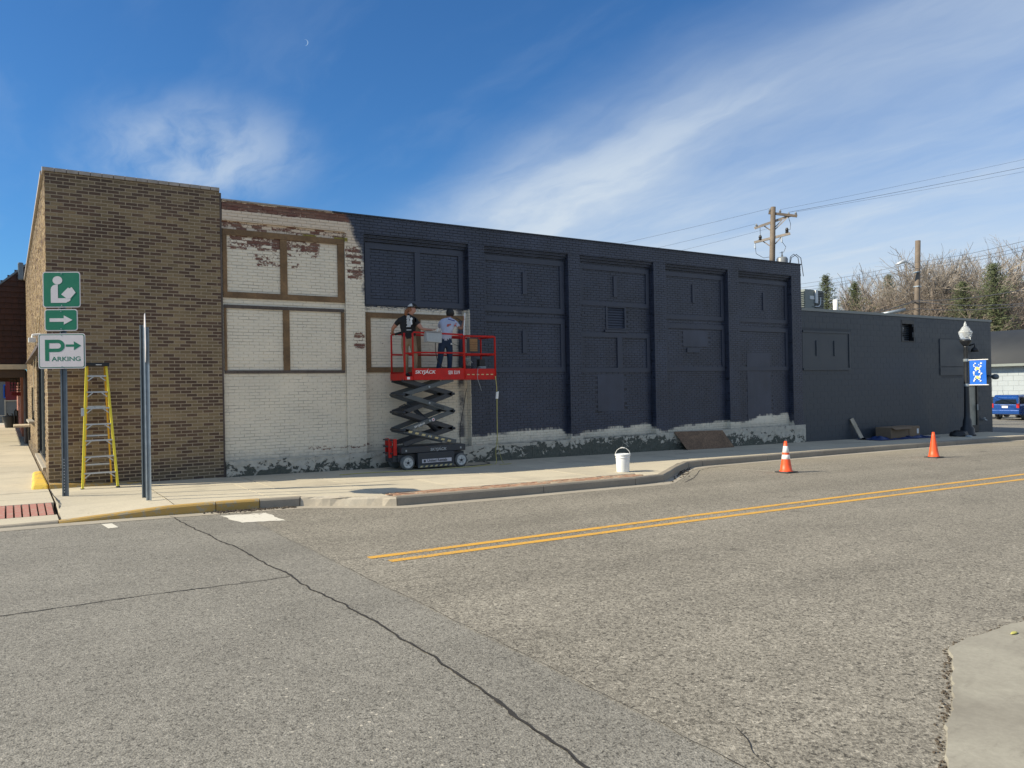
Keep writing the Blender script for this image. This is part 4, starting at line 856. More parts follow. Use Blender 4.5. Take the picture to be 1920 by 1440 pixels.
wn = MB().box(-.18, .26, 89.92, 90, 1.7, 3.0).build('window', 'banner_blue', gs); MB().box(-.10, .18, 89.9, 89.93, 1.8, 2.9).build('pane', 'glass_dark', wn)
pl = thing('planter', 'large dark round planter on the pavement beyond the corner building', 'planter', (.22, 52, 0.04))
mb = MB(); mb.smooth = True; mb.lathe([(0.25, 0.04), (0.28, 0.08), (0.34, 0.42), (0.40, 0.68), (0.40, 0.73), (0.35, 0.73), (0.32, .64)], (0.22, 52, 0.0), 20); mb.build('bowl', 'planter_brown', pl)
mb = MB(); mb.smooth = True; mb.tube([(.40, 51.6, .06), (.40, 51.6, .95), (.46, 51.6, 1.06), (.53, 51.6, .98), (.54, 51.6, .1)], .05, 8); mb.build('support_hoop', 'planter_brown', pl)
for a in (.10, .32): MB().tube([(a + .02, 52, .7), (a - .05, 52, .86)], .025, 5).build('stem', 'frieze_brown', pl)
bn = thing('wall_shelf', 'small pale shelf sticking out from the sunlit facade past the shop window', 'shelf', (0.4, 30, .8)); MB().box(0.20, 0.64, 29.6, 31.2, .78, .84).build('board', 'fascia_cream', bn); MB().box(.60, .65, 29.7, 29.76, .35, .78).build('bracket', 'iron_black', bn)
hz_ = thing('low_block_wall', 'pale low concrete wall at the far end of the left pavement', 'wall', (-4, 62, 0)); MB().box(-9, -.05, 62, 62.3, -.3, .55).build('wall', 'pavement_concrete', hz_)
for a in (-.35, -1.5, -2.9): MB().box(a, a + .12, 61.9, 61.98, .0, .5).build('post', 'galvanised_dark', hz_)

# ============ garage with arched roof, far right
gg = thing('arched_roof_garage', 'white block garage with a dark arched roof behind the parked cars', 'building', (68, 34, -1.2))
lay_wall(gg, [(-46.0, -14.0, -1.3, 3.05, 0)], 'garage_white', 0, (0, 0, 0), L=0.8, H=0.4, jt=0.02, stuffname='tmp_stuff')
tmpo = bpy.data.objects['tmp_stuff']; me = tmpo.data
for vtx in me.vertices:
    p = vtx.co + ROOT[gg.name]; vtx.co = Vector((68.0 + p.y, -p.x, p.z)) - ROOT[gg.name]
me.flip_normals(); me.update(); tmpo.name = 'blockwork'; me.name = 'blockwork'; ROOT['blockwork_g'] = ROOT[gg.name]
MB().box(68.01, 77.5, 14, 46, -1.4, 3.05).build('wall', 'garage_joint', gg)
mb = MB(); mb.smooth = True; prof = [(72.6 - 5.2 * math.cos(t), 2.95 + 3.0 * math.sin(t) ** 0.9) for t in [math.pi * i / 12 for i in range(13)]]
b = []
for y in (13.6, 46.4):
    b.append(len(mb.v)); mb.v += [(p[0], y, p[1]) for p in prof]
for i in range(12): mb.face((b[0] + i, b[1] + i, b[1] + i + 1, b[0] + i + 1))
mb.face(tuple(b[0] + i for i in range(13)) ); mb.build('roof', 'roof_dark', gg)
MB().box(67.25, 67.5, 13.5, 46.5, 2.78, 2.98).build('gutter', 'ac_grey', gg)


# ============ parked cars
def make_suv(name, label, x, y, paint, L=4.5, Wd=1.80, Ht=1.66, group=None):
    z0 = gz(x) - 0.07; t = thing(name, label, 'car', (x, y, z0), group)
    def P(a, b, c): return (x + a, y + b, z0 + c)
    def loft(secs):   # secs: list of (along, halfwidth, zlow, zhigh)
        mb = MB(); rings = []
        for a, hw, zl, zh in secs:
            r = 0.10; b0 = len(mb.v); ring = [(-hw, zl + r * .6), (-hw + r * .5, zl), (hw - r * .5, zl), (hw, zl + r * .6), (hw, zh - r), (hw - r * .8, zh), (-hw + r * .8, zh), (-hw, zh - r)]
            mb.v += [P(a, p[0], p[1]) for p in ring]; rings.append(b0)
        for p, q in zip(rings, rings[1:]):
            for i in range(8): mb.face((p + i, q + i, q + (i + 1) % 8, p + (i + 1) % 8))
        mb.face(tuple(rings[0] + i for i in range(8))); mb.face(tuple(rings[-1] + i for i in reversed(range(8)))); mb.smooth = False; return mb
    h = Wd / 2
    loft([(0.0, h * .94, .42, 1.02), (0.08, h * .98, .36, 1.04), (0.9, h, .30, 1.05), (3.2, h, .30, 1.02), (4.2, h * .95, .32, .92), (4.5, h * .85, .38, .78)]).build('body', paint, t, bevel=.02)
    loft([(0.10, h * .86, 1.00, 1.50), (0.22, h * .84, 1.0, Ht - .02), (1.2, h * .83, 1.0, Ht), (2.5, h * .80, 1.0, Ht - .05), (3.1, h * .78, 1.0, 1.20)]).build('cabin', paint, t, bevel=.02)
    MB().hexa([P(.055, -h * .74, 1.06), P(.09, h * .74, 1.06), P(.10, h * .74, 1.07), P(.07, -h * .74, 1.07), P(.12, -h * .68, 1.50), P(.12, h * .68, 1.50), P(.18, h * .68, 1.50), P(.18, -h * .68, 1.50)]).build('rear_window', 'glass_dark', t)
    for s in (-1, 1):
        MB().box(x + .35, x + 2.7, y + s * h * .845 - .01, y + s * h * .845 + .01, z0 + 1.08, z0 + 1.48).build('side_window', 'glass_dark', t)
        MB().box(x - .03, x + .12, y + s * h * .86 - .08, y + s * h * .86 + .08, z0 + .80, z0 + 1.08).build('tail_light', 'tail_red', t, bevel=.01)
        for a in (.85, 3.6):
            mb = MB(); mb.smooth = True; mb.lathe([(0.20, -.1), (.34, -.1), (.35, 0), (.34, .1), (.20, .1)], (x + a, y + s * (h - .12), z0 + .35), 16, 'y'); wh = mb.build('wheel', 'rubber', t); mb = MB(); mb.lathe([(.05, -.105), (.19, -.105), (.19, .105), (.05, .105)], (x + a, y + s * (h - .12), z0 + .35), 12, 'y'); mb.build('rim', 'galvanised', wh)
    MB().box(x - .06, x + .10, y - h * .96, y + h * .96, z0 + .40, z0 + .66).build('bumper', paint, t, bevel=.03)
    MB().box(x - .028, x + .02, y - .18, y + .18, z0 + .80, z0 + .93).build('number_plate', 'white_print', t)
    MB().box(x - .02, x + .06, y - .28, y + .28, z0 + .97, z0 + 1.0).build('plate_handle', 'galvanised', t)
    mb = MB(); mb.tube([P(.5, .3, Ht), P(.35, .3, Ht + .28)], .008, 4); mb.build('aerial', 'iron_black', t)
    return t
make_suv('parked_car', 'bright blue sport utility car seen from behind in the parking lot', 54.6, 24.95, 'car_blue')
make_suv('parked_car', 'black car half hidden behind the corner of the low block building', 56.4, 28.1, 'car_black', Ht=1.52)
make_suv('parked_car', 'black sport utility car at the right edge of the photograph beside the blue one', 55.3, 22.35, 'car_black')

# ============ utility poles and wires
def insul(mb, p, r=.07, h=.16): mb.lathe([(.02, 0), (r, .02), (r * .6, .05), (r, .08), (r * .6, .11), (r * .4, h)], p, 8)
p1 = thing('utility_pole', 'wooden utility pole with two pairs of crossarms and a grey transformer', 'utility pole', (33, 26, -.5))
mb = MB(); mb.smooth = True; mb.tube([(32.97, 26.02, -.6), (32.99, 26, 8), (33.05, 25.92, 10.78)], [.17, .145, .125], 12); mb.build('post', 'pole_wood', p1)
MB().beam((32.35, 26.55, 9.74), (33.75, 25.35, 10.32), .10, .12).build('crossarm', 'crossarm_wood', p1)
MB().beam((32.90, 26.10, 10.50), (33.80, 25.05, 10.22), .10, .12).build('crossarm', 'pole_wood', p1)
MB().beam((32.42, 26.65, 9.03), (33.55, 25.30, 9.36), .10, .12).build('crossarm', 'crossarm_wood', p1)
for a, b in (((32.66, 26.3, 9.90), (33.0, 26, 9.55)), ((33.4, 25.6, 10.15), (33.02, 25.98, 9.6)), ((33.5, 25.4, 10.2), (33.02, 25.98, 9.5)), ((32.7, 26.35, 9.08), (33.0, 26, 8.72)), ((33.3, 25.6, 9.25), (33.0, 26, 8.72))): MB().beam(a, b, .03, .05).build('brace', 'crossarm_wood', p1)
for p in ((32.42, 26.48, 9.80), (33.65, 25.45, 10.32), (33.28, 25.68, 10.46), (33.76, 25.10, 10.28), (32.95, 26.05, 10.56)): mb = MB(); insul(mb, p); mb.build('insulator', 'insulator', p1)
for p in ((32.62, 26.42, 9.12), (33.45, 25.42, 9.40)): mb = MB(); mb.lathe([(.07, 0), (.09, .06), (.06, .10), (.09, .15), (.05, .26)], p, 8); mb.build('lightning_arrester', 'black_plastic', p1)
for p in ((32.45, 26.62, 8.72), (33.28, 25.62, 8.94)): mb = MB(); mb.lathe([(.05, 0), (.05, .1), (.035, .12), (.035, .36)], p, 8); mb.build('fuse_cutout', 'sign_back', p1)
for c in (((32.62, 26.42, 9.75), (32.60, 26.4, 9.5), (32.62, 26.42, 9.3)), ((33.6, 25.42, 10.2), (33.72, 25.4, 9.9), (33.68, 25.4, 9.6), (33.45, 25.42, 9.5)), ((32.47, 26.62, 8.75), (32.5, 26.6, 8.45), (32.7, 26.3, 8.2), (33.0, 26, 8.25)), ((33.3, 25.6, 8.95), (33.45, 25.5, 8.7), (33.4, 25.6, 8.45), (33.2, 25.7, 8.4))):
    MB().tube(c, .012, 4).build('jumper_wire', 'wire_dark', p1)
mb = MB(); mb.smooth = True; mb.lathe([(.26, 7.3), (.28, 7.35), (.28, 8.12), (.22, 8.2), (.05, 8.22)], (33.42, 25.72, 0), 16); mb.build('transformer', 'insulator', p1); mb = MB(); insul(mb, (33.42, 25.72, 8.2), .06, .3); mb.build('bushing', 'insulator', p1)
for a in (0, .28): MB().tube([(33.72 + a * .2, 25.5, 7.9), (33.72 + a * .3, 25.45, 8.2 - a * .1), (33.85 + a * .8, 25.35, 8.34), (34.0 + a * .8, 25.2, 8.15), (34.05 + a * .8, 25.1, 7.2)], .02, 5).build('drop_cable', 'wire_dark', p1)
p2 = thing('utility_pole', 'bare-topped wooden utility pole behind the low building with cables and a street light arm', 'utility pole', (45.35, 25.4, -.7))
mb = MB(); mb.smooth = True; mb.tube([(45.28, 25.5, -.8), (45.33, 25.45, 5.7), (45.42, 25.35, 10.05)], [.19, .165, .15], 12); mb.build('post', 'pole_wood', p2)
mb = MB(); mb.tube([CAMRAY(1716, 503, 51.6), CAMRAY(1706, 494, 51.4), CAMRAY(1698, 491, 51.2)], .018, 6); mb.build('street_light_arm', 'galvanised', p2)
mb = MB(); mb.smooth = True; mb.tube([CAMRAY(1701, 490.5, 51.2), CAMRAY(1694, 490, 51.1), CAMRAY(1680, 496, 51)], [.04, .12, .05], 8); mb.build('street_light_head', 'sign_back', p2)
mb = MB(); mb.smooth = True; mb.tube([(44.9, 25.9, 6.0), (43.9, 26.9, 5.75)], .10, 8); mb.build('splice_case', 'galvanised', p2)
for z in (7.3, 8.15): MB().box(45.2, 45.55, 25.25, 25.55, z, z + .06).build('bolt_band', 'galvanised', p2)
def wire(name, label, a, b, sag, r, group='overhead wires', mids=()):
    a = Vector(a); b = Vector(b); pts = [a.lerp(b, t / 24) - Vector((0, 0, sag * 4 * (t / 24) * (1 - t / 24))) for t in range(25)]
    tag(MB().tube(pts, r, 4).build(name, 'wire_dark'), label, 'wire', group)
for i, (s, e, lbl) in enumerate([((33.28, 25.68, 10.62), (88, -4, 25.2), 'topmost thin wire running right from the pole with the transformer'),
                                 ((33.65, 25.45, 10.48), (86, -5, 23.6), 'middle and darkest wire running right from the pole with the transformer'),
                                 ((33.76, 25.10, 10.44), (84, -6, 22.2), 'lowest thin wire running right from the pole with the transformer')]):
    wire('power_line', lbl, s, e, 0.7, [.006, .010, .006][i])
for i, (s, e, lbl) in enumerate([((32.95, 26.05, 10.72), (10, 49, 6.4), 'upper wire slanting down left behind the roof from the transformer pole'), ((32.42, 26.48, 9.96), (10, 46, 5.6), 'lower wire slanting down left behind the roof from the transformer pole'), ((32.9, 26.1, 9.7), (11, 44, 5.2), 'faint third wire slanting down left behind the roof from the transformer pole')]):
    wire('power_line', lbl, s, e, 0.5, .006)
for i, (ya, yb, yc) in enumerate(((527, 491, 447), (534, 499, 459), (539, 504, 467))):
    lbl = ['uppermost', 'middle', 'lowest'][i] + ' of the three wires crossing in front of the bare trees'
    a = CAMRAY(1380, ya + 18, 58); m = CAMRAY(1722, yb, 51.4); b = CAMRAY(2050, yc - 32, 40)
    pts = [Vector(a).lerp(Vector(m), t / 10) - Vector((0, 0, .25 * 4 * (t / 10) * (1 - t / 10))) for t in range(11)] + [Vector(m).lerp(Vector(b), t / 10) - Vector((0, 0, .2 * 4 * (t / 10) * (1 - t / 10))) for t in range(1, 11)]
    tag(MB().tube(pts, .011, 4).build('power_line', 'wire_dark'), lbl, 'wire', 'overhead wires')
for a, m, b, r, lbl in (((1600, 592, 60), (1716, 563, 51.6), (2040, 515, 38), .022, 'thick telephone cable passing the bare-topped pole, rising to the right'), ((1600, 590, 60), (1717, 565, 51.6), (2040, 555, 38), .022, 'level telephone cable running right from the bare-topped pole'), ((1610, 592, 60), (1717, 578, 51.6), (2040, 553, 38), .018, 'lowest telephone cable passing the bare-topped pole')):
    a, m, b = [Vector(CAMRAY(*q)) for q in (a, m, b)]
    pts = [a.lerp(m, t / 8) - Vector((0, 0, .15 * 4 * (t / 8) * (1 - t / 8))) for t in range(9)] + [m.lerp(b, t / 8) - Vector((0, 0, .3 * 4 * (t / 8) * (1 - t / 8))) for t in range(1, 9)]
    tag(MB().tube(pts, r, 4).build('telephone_cable', 'wire_dark'), lbl, 'cable', 'telephone cables')

# ============ trees
def bare_tree(label, x, y, ht, spread, seed, mat='bark_grey', depth=6, lean=0.0, trunks=1, group='bare trees behind the buildings'):
    rnd = random.Random(seed); z0 = gz(x) - 0.3; t = thing('bare_tree', label, 'tree', (x, y, z0), group); tr = MB(); cr = MB()
    def grow(p, d, ln, r, lvl):
        n_ = 3; pts = [p]; q = p.copy(); dd = d.copy()
        for i in range(n_):
            dd = (dd + Vector((rnd.gauss(0, .13), rnd.gauss(0, .13), .05 if lvl < 3 else .015))).normalized(); q = q + dd * ln / n_; pts.append(q.copy())
        rr = [r * (1 - .35 * i / n_) for i in range(n_ + 1)]
        (tr if lvl < 2 else cr).tube(pts, rr, 6 if lvl < 2 else 3, cap=False)
        if lvl >= depth: return
        k_ = rnd.choice((2, 3, 3)) + (1 if lvl in (1, 2, 3) else 0)
        for j in range(k_):
            f = 1.0 if j == 0 else rnd.uniform(.35, 1.0); sp = (.25 if j == 0 else spread) * rnd.uniform(.7, 1.3)
            base_ = pts[0].lerp(pts[-1], f) if f < .98 else pts[-1]; a = rnd.uniform(0, 2 * math.pi); o = dd.orthogonal().normalized(); o2 = dd.cross(o)
            nd = (dd + (o * math.cos(a) + o2 * math.sin(a)) * sp).normalized(); grow(base_, nd, ln * rnd.uniform(.62, .82), max(r * (.72 if j == 0 else .52), .010), lvl + 1)
    for k_ in range(trunks):
        d = Vector((rnd.gauss(0, .12) + lean, rnd.gauss(0, .12), 1)).normalized(); grow(Vector((x + rnd.gauss(0, .9) * (trunks > 1), y, z0)), d, ht * .26, .21 * ht / 16, 0)
    allv = tr.v + cr.v; zmax = max(q[2] for q in allv); sc = ht / (zmax - z0)
    for m_ in (tr, cr): m_.v = [(x + (q[0] - x) * sc * 1.0, y + (q[1] - y) * sc * 1.0, z0 + (q[2] - z0) * sc) for q in m_.v]
    tr.build('trunk', mat, t); cr.build('crown', mat, t)
def conifer(label, x, y, ht, rad, seed, base=.15, shape=1.0):
    rnd = random.Random(seed); z0 = gz(x) - .3; t = thing('evergreen_tree', label, 'tree', (x, y, z0), 'evergreens behind the buildings'); MB().tube([(x, y, z0), (x, y, z0 + ht * .95)], [.25, .04], 6).build('trunk', 'bark_brown', t)
    mb = MB(); nl = int(ht * 5.5)
    for i in range(nl):
        f = base + (1 - base) * i / nl; rr = rad * min(1.0, (1 - f) * 4.5) ** shape * rnd.uniform(.5, 1.12) + .15; a0 = rnd.uniform(0, 6.28)
        for b_ in range(7):
            a = a0 + b_ * .9 + rnd.gauss(0, .2); L_ = rr * rnd.uniform(.6, 1.1); steps = max(3, int(L_ * 3))
            for s_ in range(steps):
                u_ = (s_ + .6) / steps; p = Vector((x + math.cos(a) * L_ * u_, y + math.sin(a) * L_ * u_, z0 + ht * f + .35 * L_ * u_ * u_ + rnd.gauss(0, .08)))
                for q in range(5):
                    d = Vector((rnd.gauss(0, 1), rnd.gauss(0, 1), rnd.gauss(.3, .7))).normalized() * rnd.uniform(.16, .40); e = d.orthogonal().normalized() * .045; pp = p + Vector((rnd.gauss(0, .12), rnd.gauss(0, .12), rnd.gauss(0, .1)))
                    mb.poly([pp - e, pp + e, pp + d])
    mb.build('crown', 'needles', t)
T0 = CAMRAY
def at(px, dist): p = CAMRAY(px, 600, dist); return p[0], p[1]
def top_h(px, py, dist): x, y = at(px, dist); return CAMRAY(px, py, dist)[2] - (gz(x) - .3)
for lbl, px, ytop, dist, sp, sd_, mt, dp, tk in (
    ('tall multi-stemmed bare tree just right of the bare-topped utility pole', 1750, 464, 104, .70, 3, 'bark_grey', 7, 3),
    ('tallest bare tree with a wide round crown above the lamp post', 1806, 457, 108, .78, 5, 'bark_grey', 7, 4),
    ('bare tree whose crown hides behind the street light arm', 1696, 488, 106, .80, 8, 'bark_grey', 7, 3),
    ('bare pale tree at the right edge above the arched roof', 1905, 500, 112, .80, 11, 'bark_grey', 7, 3),
    ('bare brownish tree between the evergreens behind the low roof', 1630, 536, 102, .8, 21, 'bark_brown', 6, 1),
    ('slim bare tree rising behind the condenser unit', 1514, 530, 100, .55, 25, 'bark_grey', 6, 1),
    ('bare tree leaning left behind the vent pipe', 1588, 514, 114, .62, 29, 'bark_grey', 6, 1),
    ('brown bare tree low between pole and lamp post', 1778, 528, 98, .85, 33, 'bark_brown', 6, 2),
    ('brown spreading bare tree left of the bare-topped pole', 1660, 552, 98, .85, 37, 'bark_brown', 6, 2),
    ('second bare tree in the gap between the tallest one and the tall evergreen', 1840, 486, 116, .72, 51, 'bark_grey', 7, 3),
    ('brown bare tree under the tall evergreen above the garage', 1866, 548, 100, .85, 39, 'bark_brown', 6, 2)):
    x, y = at(px, dist); bare_tree(lbl, x, y, top_h(px, ytop - 14, dist), sp, sd_, mt, dp, trunks=tk)
for lbl, px, ytop, dist, rad, sd_, sh in (('dark pine behind the condenser unit on the low roof', 1550, 517, 96, 1.7, 41, .8), ('smaller dark pine beside the vent pipe', 1604, 531, 97, 1.6, 43, .8), ('dark leaning evergreen top left of the bare-topped pole', 1668, 516, 118, 2.2, 44, .7), ('tall dense evergreen above the garage near the right edge', 1864, 495, 98, 2.3, 45, .6), ('dense evergreen beside the tall bare trees', 1806, 530, 99, 2.2, 47, .6)):
    x, y = at(px, dist); conifer(lbl, x, y, top_h(px, ytop, dist), rad, sd_, shape=sh)
sc_ = MB(); rnd = random.Random(99)
for i in range(20000):
    px = rnd.uniform(1470, 2060); dist = rnd.uniform(97, 124); x, y = at(px, dist); yt = 566 + 14 * noise.noise(Vector((px * .02, 3, dist * .05))); zt = CAMRAY(px, yt, dist)[2]; z = -1.8 + (zt + 1.8) * rnd.uniform(0, 1) ** .75; p = Vector((x, y, z))
    d = Vector((rnd.gauss(0, .5), rnd.gauss(0, .5), rnd.uniform(.1, 1))).normalized() * rnd.uniform(.5, 1.9); e = d.orthogonal().normalized() * rnd.uniform(.008, .020); sc_.poly([p - e, p + e, p + d + e * .3, p + d - e * .3])
sc_.build('scrub_thicket', 'twig_haze', kind='stuff')
sc_ = MB()
for i in range(16000):
    px = rnd.uniform(1470, 2060); dist = rnd.uniform(94, 124); nn_ = noise.noise(Vector((px * .02, 8, dist * .05)))
    if nn_ < -.05: continue
    x, y = at(px, dist); zt = CAMRAY(px, 572 - 30 * nn_, dist)[2]; p = Vector((x, y, -1.5 + rnd.uniform(0, 1) * (zt + 1.5))); d = Vector((rnd.gauss(0, 1), rnd.gauss(0, 1), rnd.gauss(.3, .7))).normalized() * rnd.uniform(.15, .45); e = d.orthogonal().normalized() * .07; sc_.poly([p - e, p + e, p + d])
sc_.build('green_undergrowth', 'scrub_green', kind='stuff')
hl = MB(); n_ = 60
for i in range(n_ + 1):
    px = 1380 + 760 * i / n_; x, y = at(px, 128); zt = CAMRAY(px, 606 + 6 * noise.noise(Vector((i * .4, 0, 0))), 128)[2]; hl.v += [(x, y, -3.4), (x, y, zt), (x * 1.2, y * 1.2, zt + .5)]
for i in range(n_):
    a = i * 3; hl.face((a, a + 1, a + 4, a + 3)); hl.face((a + 1, a + 2, a + 5, a + 4))
hl.build('wooded_hill', 'twig_haze', kind='structure')

# ============ street lamp with banner
lp = thing('street_lamp', 'black cast street lamp with an acorn globe and a blue banner', 'street lamp', (31.45, 15.75, gz(31.45)))
bx, by, bzz = 31.45, 15.75, gz(31.45)
mb = MB(); mb.smooth = True; mb.lathe([(.30, 0), (.30, .06), (.26, .10), (.24, .30), (.17, .38), (.15, .62), (.115, .72), (.105, 1.0), (.085, 2.4), (.075, 3.45), (.09, 3.5)], (bx, by, bzz), 16); mb.build('post', 'lamp_black', lp)
mb = MB(); mb.smooth = True; mb.lathe([(.07, 3.48), (.12, 3.55), (.20, 3.66), (.22, 3.72), (.20, 3.76)], (bx, by, bzz), 16); mb.build('globe_holder', 'lamp_black', lp)
mb = MB(); mb.smooth = True; mb.lathe([(.17, 3.762), (.20, 3.86), (.245, 4.02), (.245, 4.06), (.19, 4.12), (.12, 4.24), (.06, 4.29), (.05, 4.36), (.02, 4.46)], (bx, by, bzz), 18); mb.build('globe', 'globe_glass', lp)
for z in (1.98, 2.95): MB().tube([(bx, by, bzz + z), (bx, by - .82, bzz + z)], .018, 6).build('banner_arm', 'cone_white', lp); MB().tube([(bx, by, bzz + z - .05), (bx, by, bzz + z + .05)], .10, 10).build('arm_clamp', 'galvanised', lp)
bn_ = thing('street_banner', 'blue banner with white and yellow flower pattern hanging on the lamp', 'banner', (bx, by - .12, bzz + 1.98))
mb = MB()
for i in range(9):
    for j in range(2): y = by - .13 - j * .61; mb.v.append((bx - .004 + .012 * math.sin(i * .9) * (1 if j else .3), y, bzz + 1.985 + i * .12))
for i in range(8): mb.face((i * 2, i * 2 + 1, i * 2 + 3, i * 2 + 2))
o = mb.build('cloth', 'banner_blue', bn_); so = o.modifiers.new('thick', 'SOLIDIFY'); so.thickness = .004
rr = random.Random(5)
for i in range(26):
    row = i // 2; y = by - .43 + (rr.uniform(.05, .14) if i % 2 else -rr.uniform(.05, .14)); z = bzz + 2.14 + row * .056; r_ = rr.uniform(.020, .038)
    mb = MB(); a0 = rr.random(); mb.prism([(r_ * (1 + .35 * math.cos(3 * t + a0)) * math.cos(t), r_ * math.sin(t)) for t in [k_ * .63 for k_ in range(10)]], (bx - .022, y, z), (0, -1, 0), (0, 0, 1), .003); mb.build('petal', 'banner_white', bn_)
for z in (2.27, 2.62): MB().prism([(.062 * math.cos(t) * (1 + .2 * math.cos(4 * t)), .062 * math.sin(t)) for t in [k_ * .52 for k_ in range(12)]], (bx - .026, by - .43, bzz + z), (0, -1, 0), (0, 0, 1), .003).build('blossom', 'banner_yellow', bn_)
def lump(name, mat, label, cat, c, s, seed, sub=3):
    bm = bmesh.new(); bmesh.ops.create_icosphere(bm, subdivisions=sub, radius=1)
    for v_ in bm.verts:
        n_ = 1 + .28 * noise.noise(v_.co * 2.1 + Vector((seed, 0, 0))) + .12 * noise.noise(v_.co * 6 + Vector((seed, 0, 0))); v_.co = Vector((v_.co.x * s[0] * n_, v_.co.y * s[1] * n_, max(v_.co.z, -.35) * s[2] * n_))
    me = bpy.data.meshes.new(name); bm.to_mesh(me); bm.free(); me.materials.append(MAT[mat]); o = bpy.data.objects.new(name, me); COL.objects.link(o); o.location = c; ROOT[o.name] = Vector(c)
    for p in me.polygons: p.use_smooth = True
    return tag(o, label, cat)
lump('refuse_bag', 'bag_black', 'black plastic bag slumped at the foot of the street lamp', 'bag', (30.75, 15.7, gz(30.7) + .06), (.38, .3, .17), 2)
lump('crumpled_rag', 'grey_box', 'small grey rag on the pavement beside the black bag', 'rag', (30.55, 15.25, gz(30.7) + .02), (.16, .12, .05), 4, 2)

# ============ traffic cones
def cone(label, x, y, ht, bands, z=None):
    z0 = rz(x) + .004; t = thing('traffic_cone', label, 'traffic cone', (x, y, z0), 'orange traffic cones')
    MB().box(x - .185, x + .185, y - .185, y + .185, z0, z0 + .028).build('base', 'rubber', t, bevel=.01)
    r0, r1 = .138, .032
    def rad(h): return r0 + (r1 - r0) * (h - .03) / (ht - .03)
    mb = MB(); mb.smooth = True; prof = [(.155, .028), (.155, .04), (rad(.05), .05)] + [(rad(h), h) for h in (.2, .4, .6)] + [(rad(ht), ht), (rad(ht) * .7, ht), (rad(ht) * .7, ht - .02)]; mb.lathe(prof, (x, y, z0), 24); mb.build('body', 'cone_orange', t)
    for a, b in bands: mb = MB(); mb.smooth = True; mb.lathe([(rad(a) + .0005, a), (rad(a) + .003, a + .002), (rad(b) + .003, b - .002), (rad(b) + .0005, b)], (x, y, z0), 24); mb.build('reflective_band', 'cone_white', t)
cone('orange traffic cone with two white reflective bands, nearer the scissor lift', 15.06, 11.60, .72, [(.31, .41), (.46, .61)])
cone('plain orange traffic cone without bands, farther right on the road', 21.72, 11.80, .71, [])

# ============ bucket on the pavement
def bucket(name, label, x, y, z, s=1.0, handle=True, mat='white_plastic', group=None, lid=True):
    t = thing(name, label, 'bucket', (x, y, z), group); mb = MB(); mb.smooth = True
    mb.lathe([(.128 * s, 0), (.132 * s, .01 * s), (.142 * s, .285 * s), (.142 * s, .29 * s), (.150 * s, .292 * s), (.150 * s, .305 * s), (.144 * s, .31 * s), (.144 * s, .325 * s), (.152 * s, .33 * s), (.152 * s, .345 * s), (.146 * s, .35 * s), (.148 * s, .362 * s)], (x, y, z), 32); mb.build('pail', mat, t)
    if lid: mb = MB(); mb.smooth = True; mb.lathe([(.156 * s, .352 * s), (.158 * s, .37 * s), (.14 * s, .374 * s), (.135 * s, .368 * s)], (x, y, z), 32); mb.build('lid', mat, t)
    if handle:
        a = R(-33); u_ = Vector((math.cos(a), math.sin(a), 0)); p = [Vector((x, y, z + .335 * s)) + u_ * (.158 * s * math.cos(R(d))) + Vector((0, 0, .165 * s * math.sin(R(d)))) for d in range(0, 181, 15)]
        mb = MB(); mb.tube(p, .005 * s, 6); hd = mb.build('handle', 'cone_white', t); mb = MB(); mb.tube([p[5] , p[6], p[7]], .011 * s, 8); mb.build('grip', 'cone_white', hd)
    return t
bucket('paint_bucket', 'white plastic bucket with its handle up, alone on the sunlit pavement', 11.18, 12.82, gz(11.18), 1.05)

# ============ leaning plywood, plank, box, tarp
mb = MB(); mb.hexa([(16.97, 16.55, gz(17) + .002), (19.02, 16.55, gz(19) + .002), (19.02, 16.57, gz(19) + .002), (16.97, 16.57, gz(17) + .002), (16.72, 16.84, .36), (18.82, 16.84, .31), (18.82, 16.86, .31), (16.72, 16.86, .36)])
tag(mb.build('plywood_sheet', 'chipboard'), 'brown chipboard sheet leaning against the foot of the painted wall', 'board')
mb = MB(); mb.beam((25.86, 16.62, gz(25.8) + .01), (25.66, 16.90, .42), .19, .03, (0, 1, 0)); pk = thing('plank', 'short pale plank leaning on the slate block wall', 'plank', (25.86, 16.62, gz(25.8))); mb.build('board', 'plank_wood', pk); MB().box(25.72, 25.76, 16.68, 16.70, .12, .16).build('knot', 'dark_void', pk)
bxx = thing('cardboard_box', 'low brown cardboard box on a crumpled blue tarp', 'box', (27.9, 16.4, gz(27.9)))
zc = gz(28) + .03
MB().box(26.9, 28.75, 16.15, 16.75, zc, zc + .40).build('carton', 'cardboard', bxx, bevel=.01); MB().box(28.05, 28.75, 16.13, 16.15, zc + .02, zc + .38).build('end_panel', 'cardboard', bxx); MB().box(28.55, 28.66, 16.115, 16.129, zc + .12, zc + .30).build('paper_label', 'white_print', bxx)
MB().hexa([(26.9, 16.1, zc + .40), (28.0, 16.1, zc + .40), (28.0, 16.16, zc + .40), (26.9, 16.16, zc + .40), (26.88, 15.95, zc + .33), (28.0, 15.95, zc + .34), (28.0, 15.96, zc + .345), (26.88, 15.96, zc + .335)]).build('flap', 'cardboard', bxx)
mb = MB(); nx, ny = 46, 12
for i in range(nx + 1):
    for j in range(ny + 1):
        x = 25.55 + 4.0 * i / nx; y = 15.72 + 1.05 * j / ny + .10 * noise.noise(Vector((i * .25, j * .3, 1))); mb.v.append((x, y, gz(x) + .012 + .16 * max(0, noise.noise(Vector((x * 3.1, y * 4, 2))) + .05) * (1 - abs(2 * j / ny - 1) ** 3)))
for i in range(nx):
    for j in range(ny): mb.face((i * (ny + 1) + j, (i + 1) * (ny + 1) + j, (i + 1) * (ny + 1) + j + 1, i * (ny + 1) + j + 1))
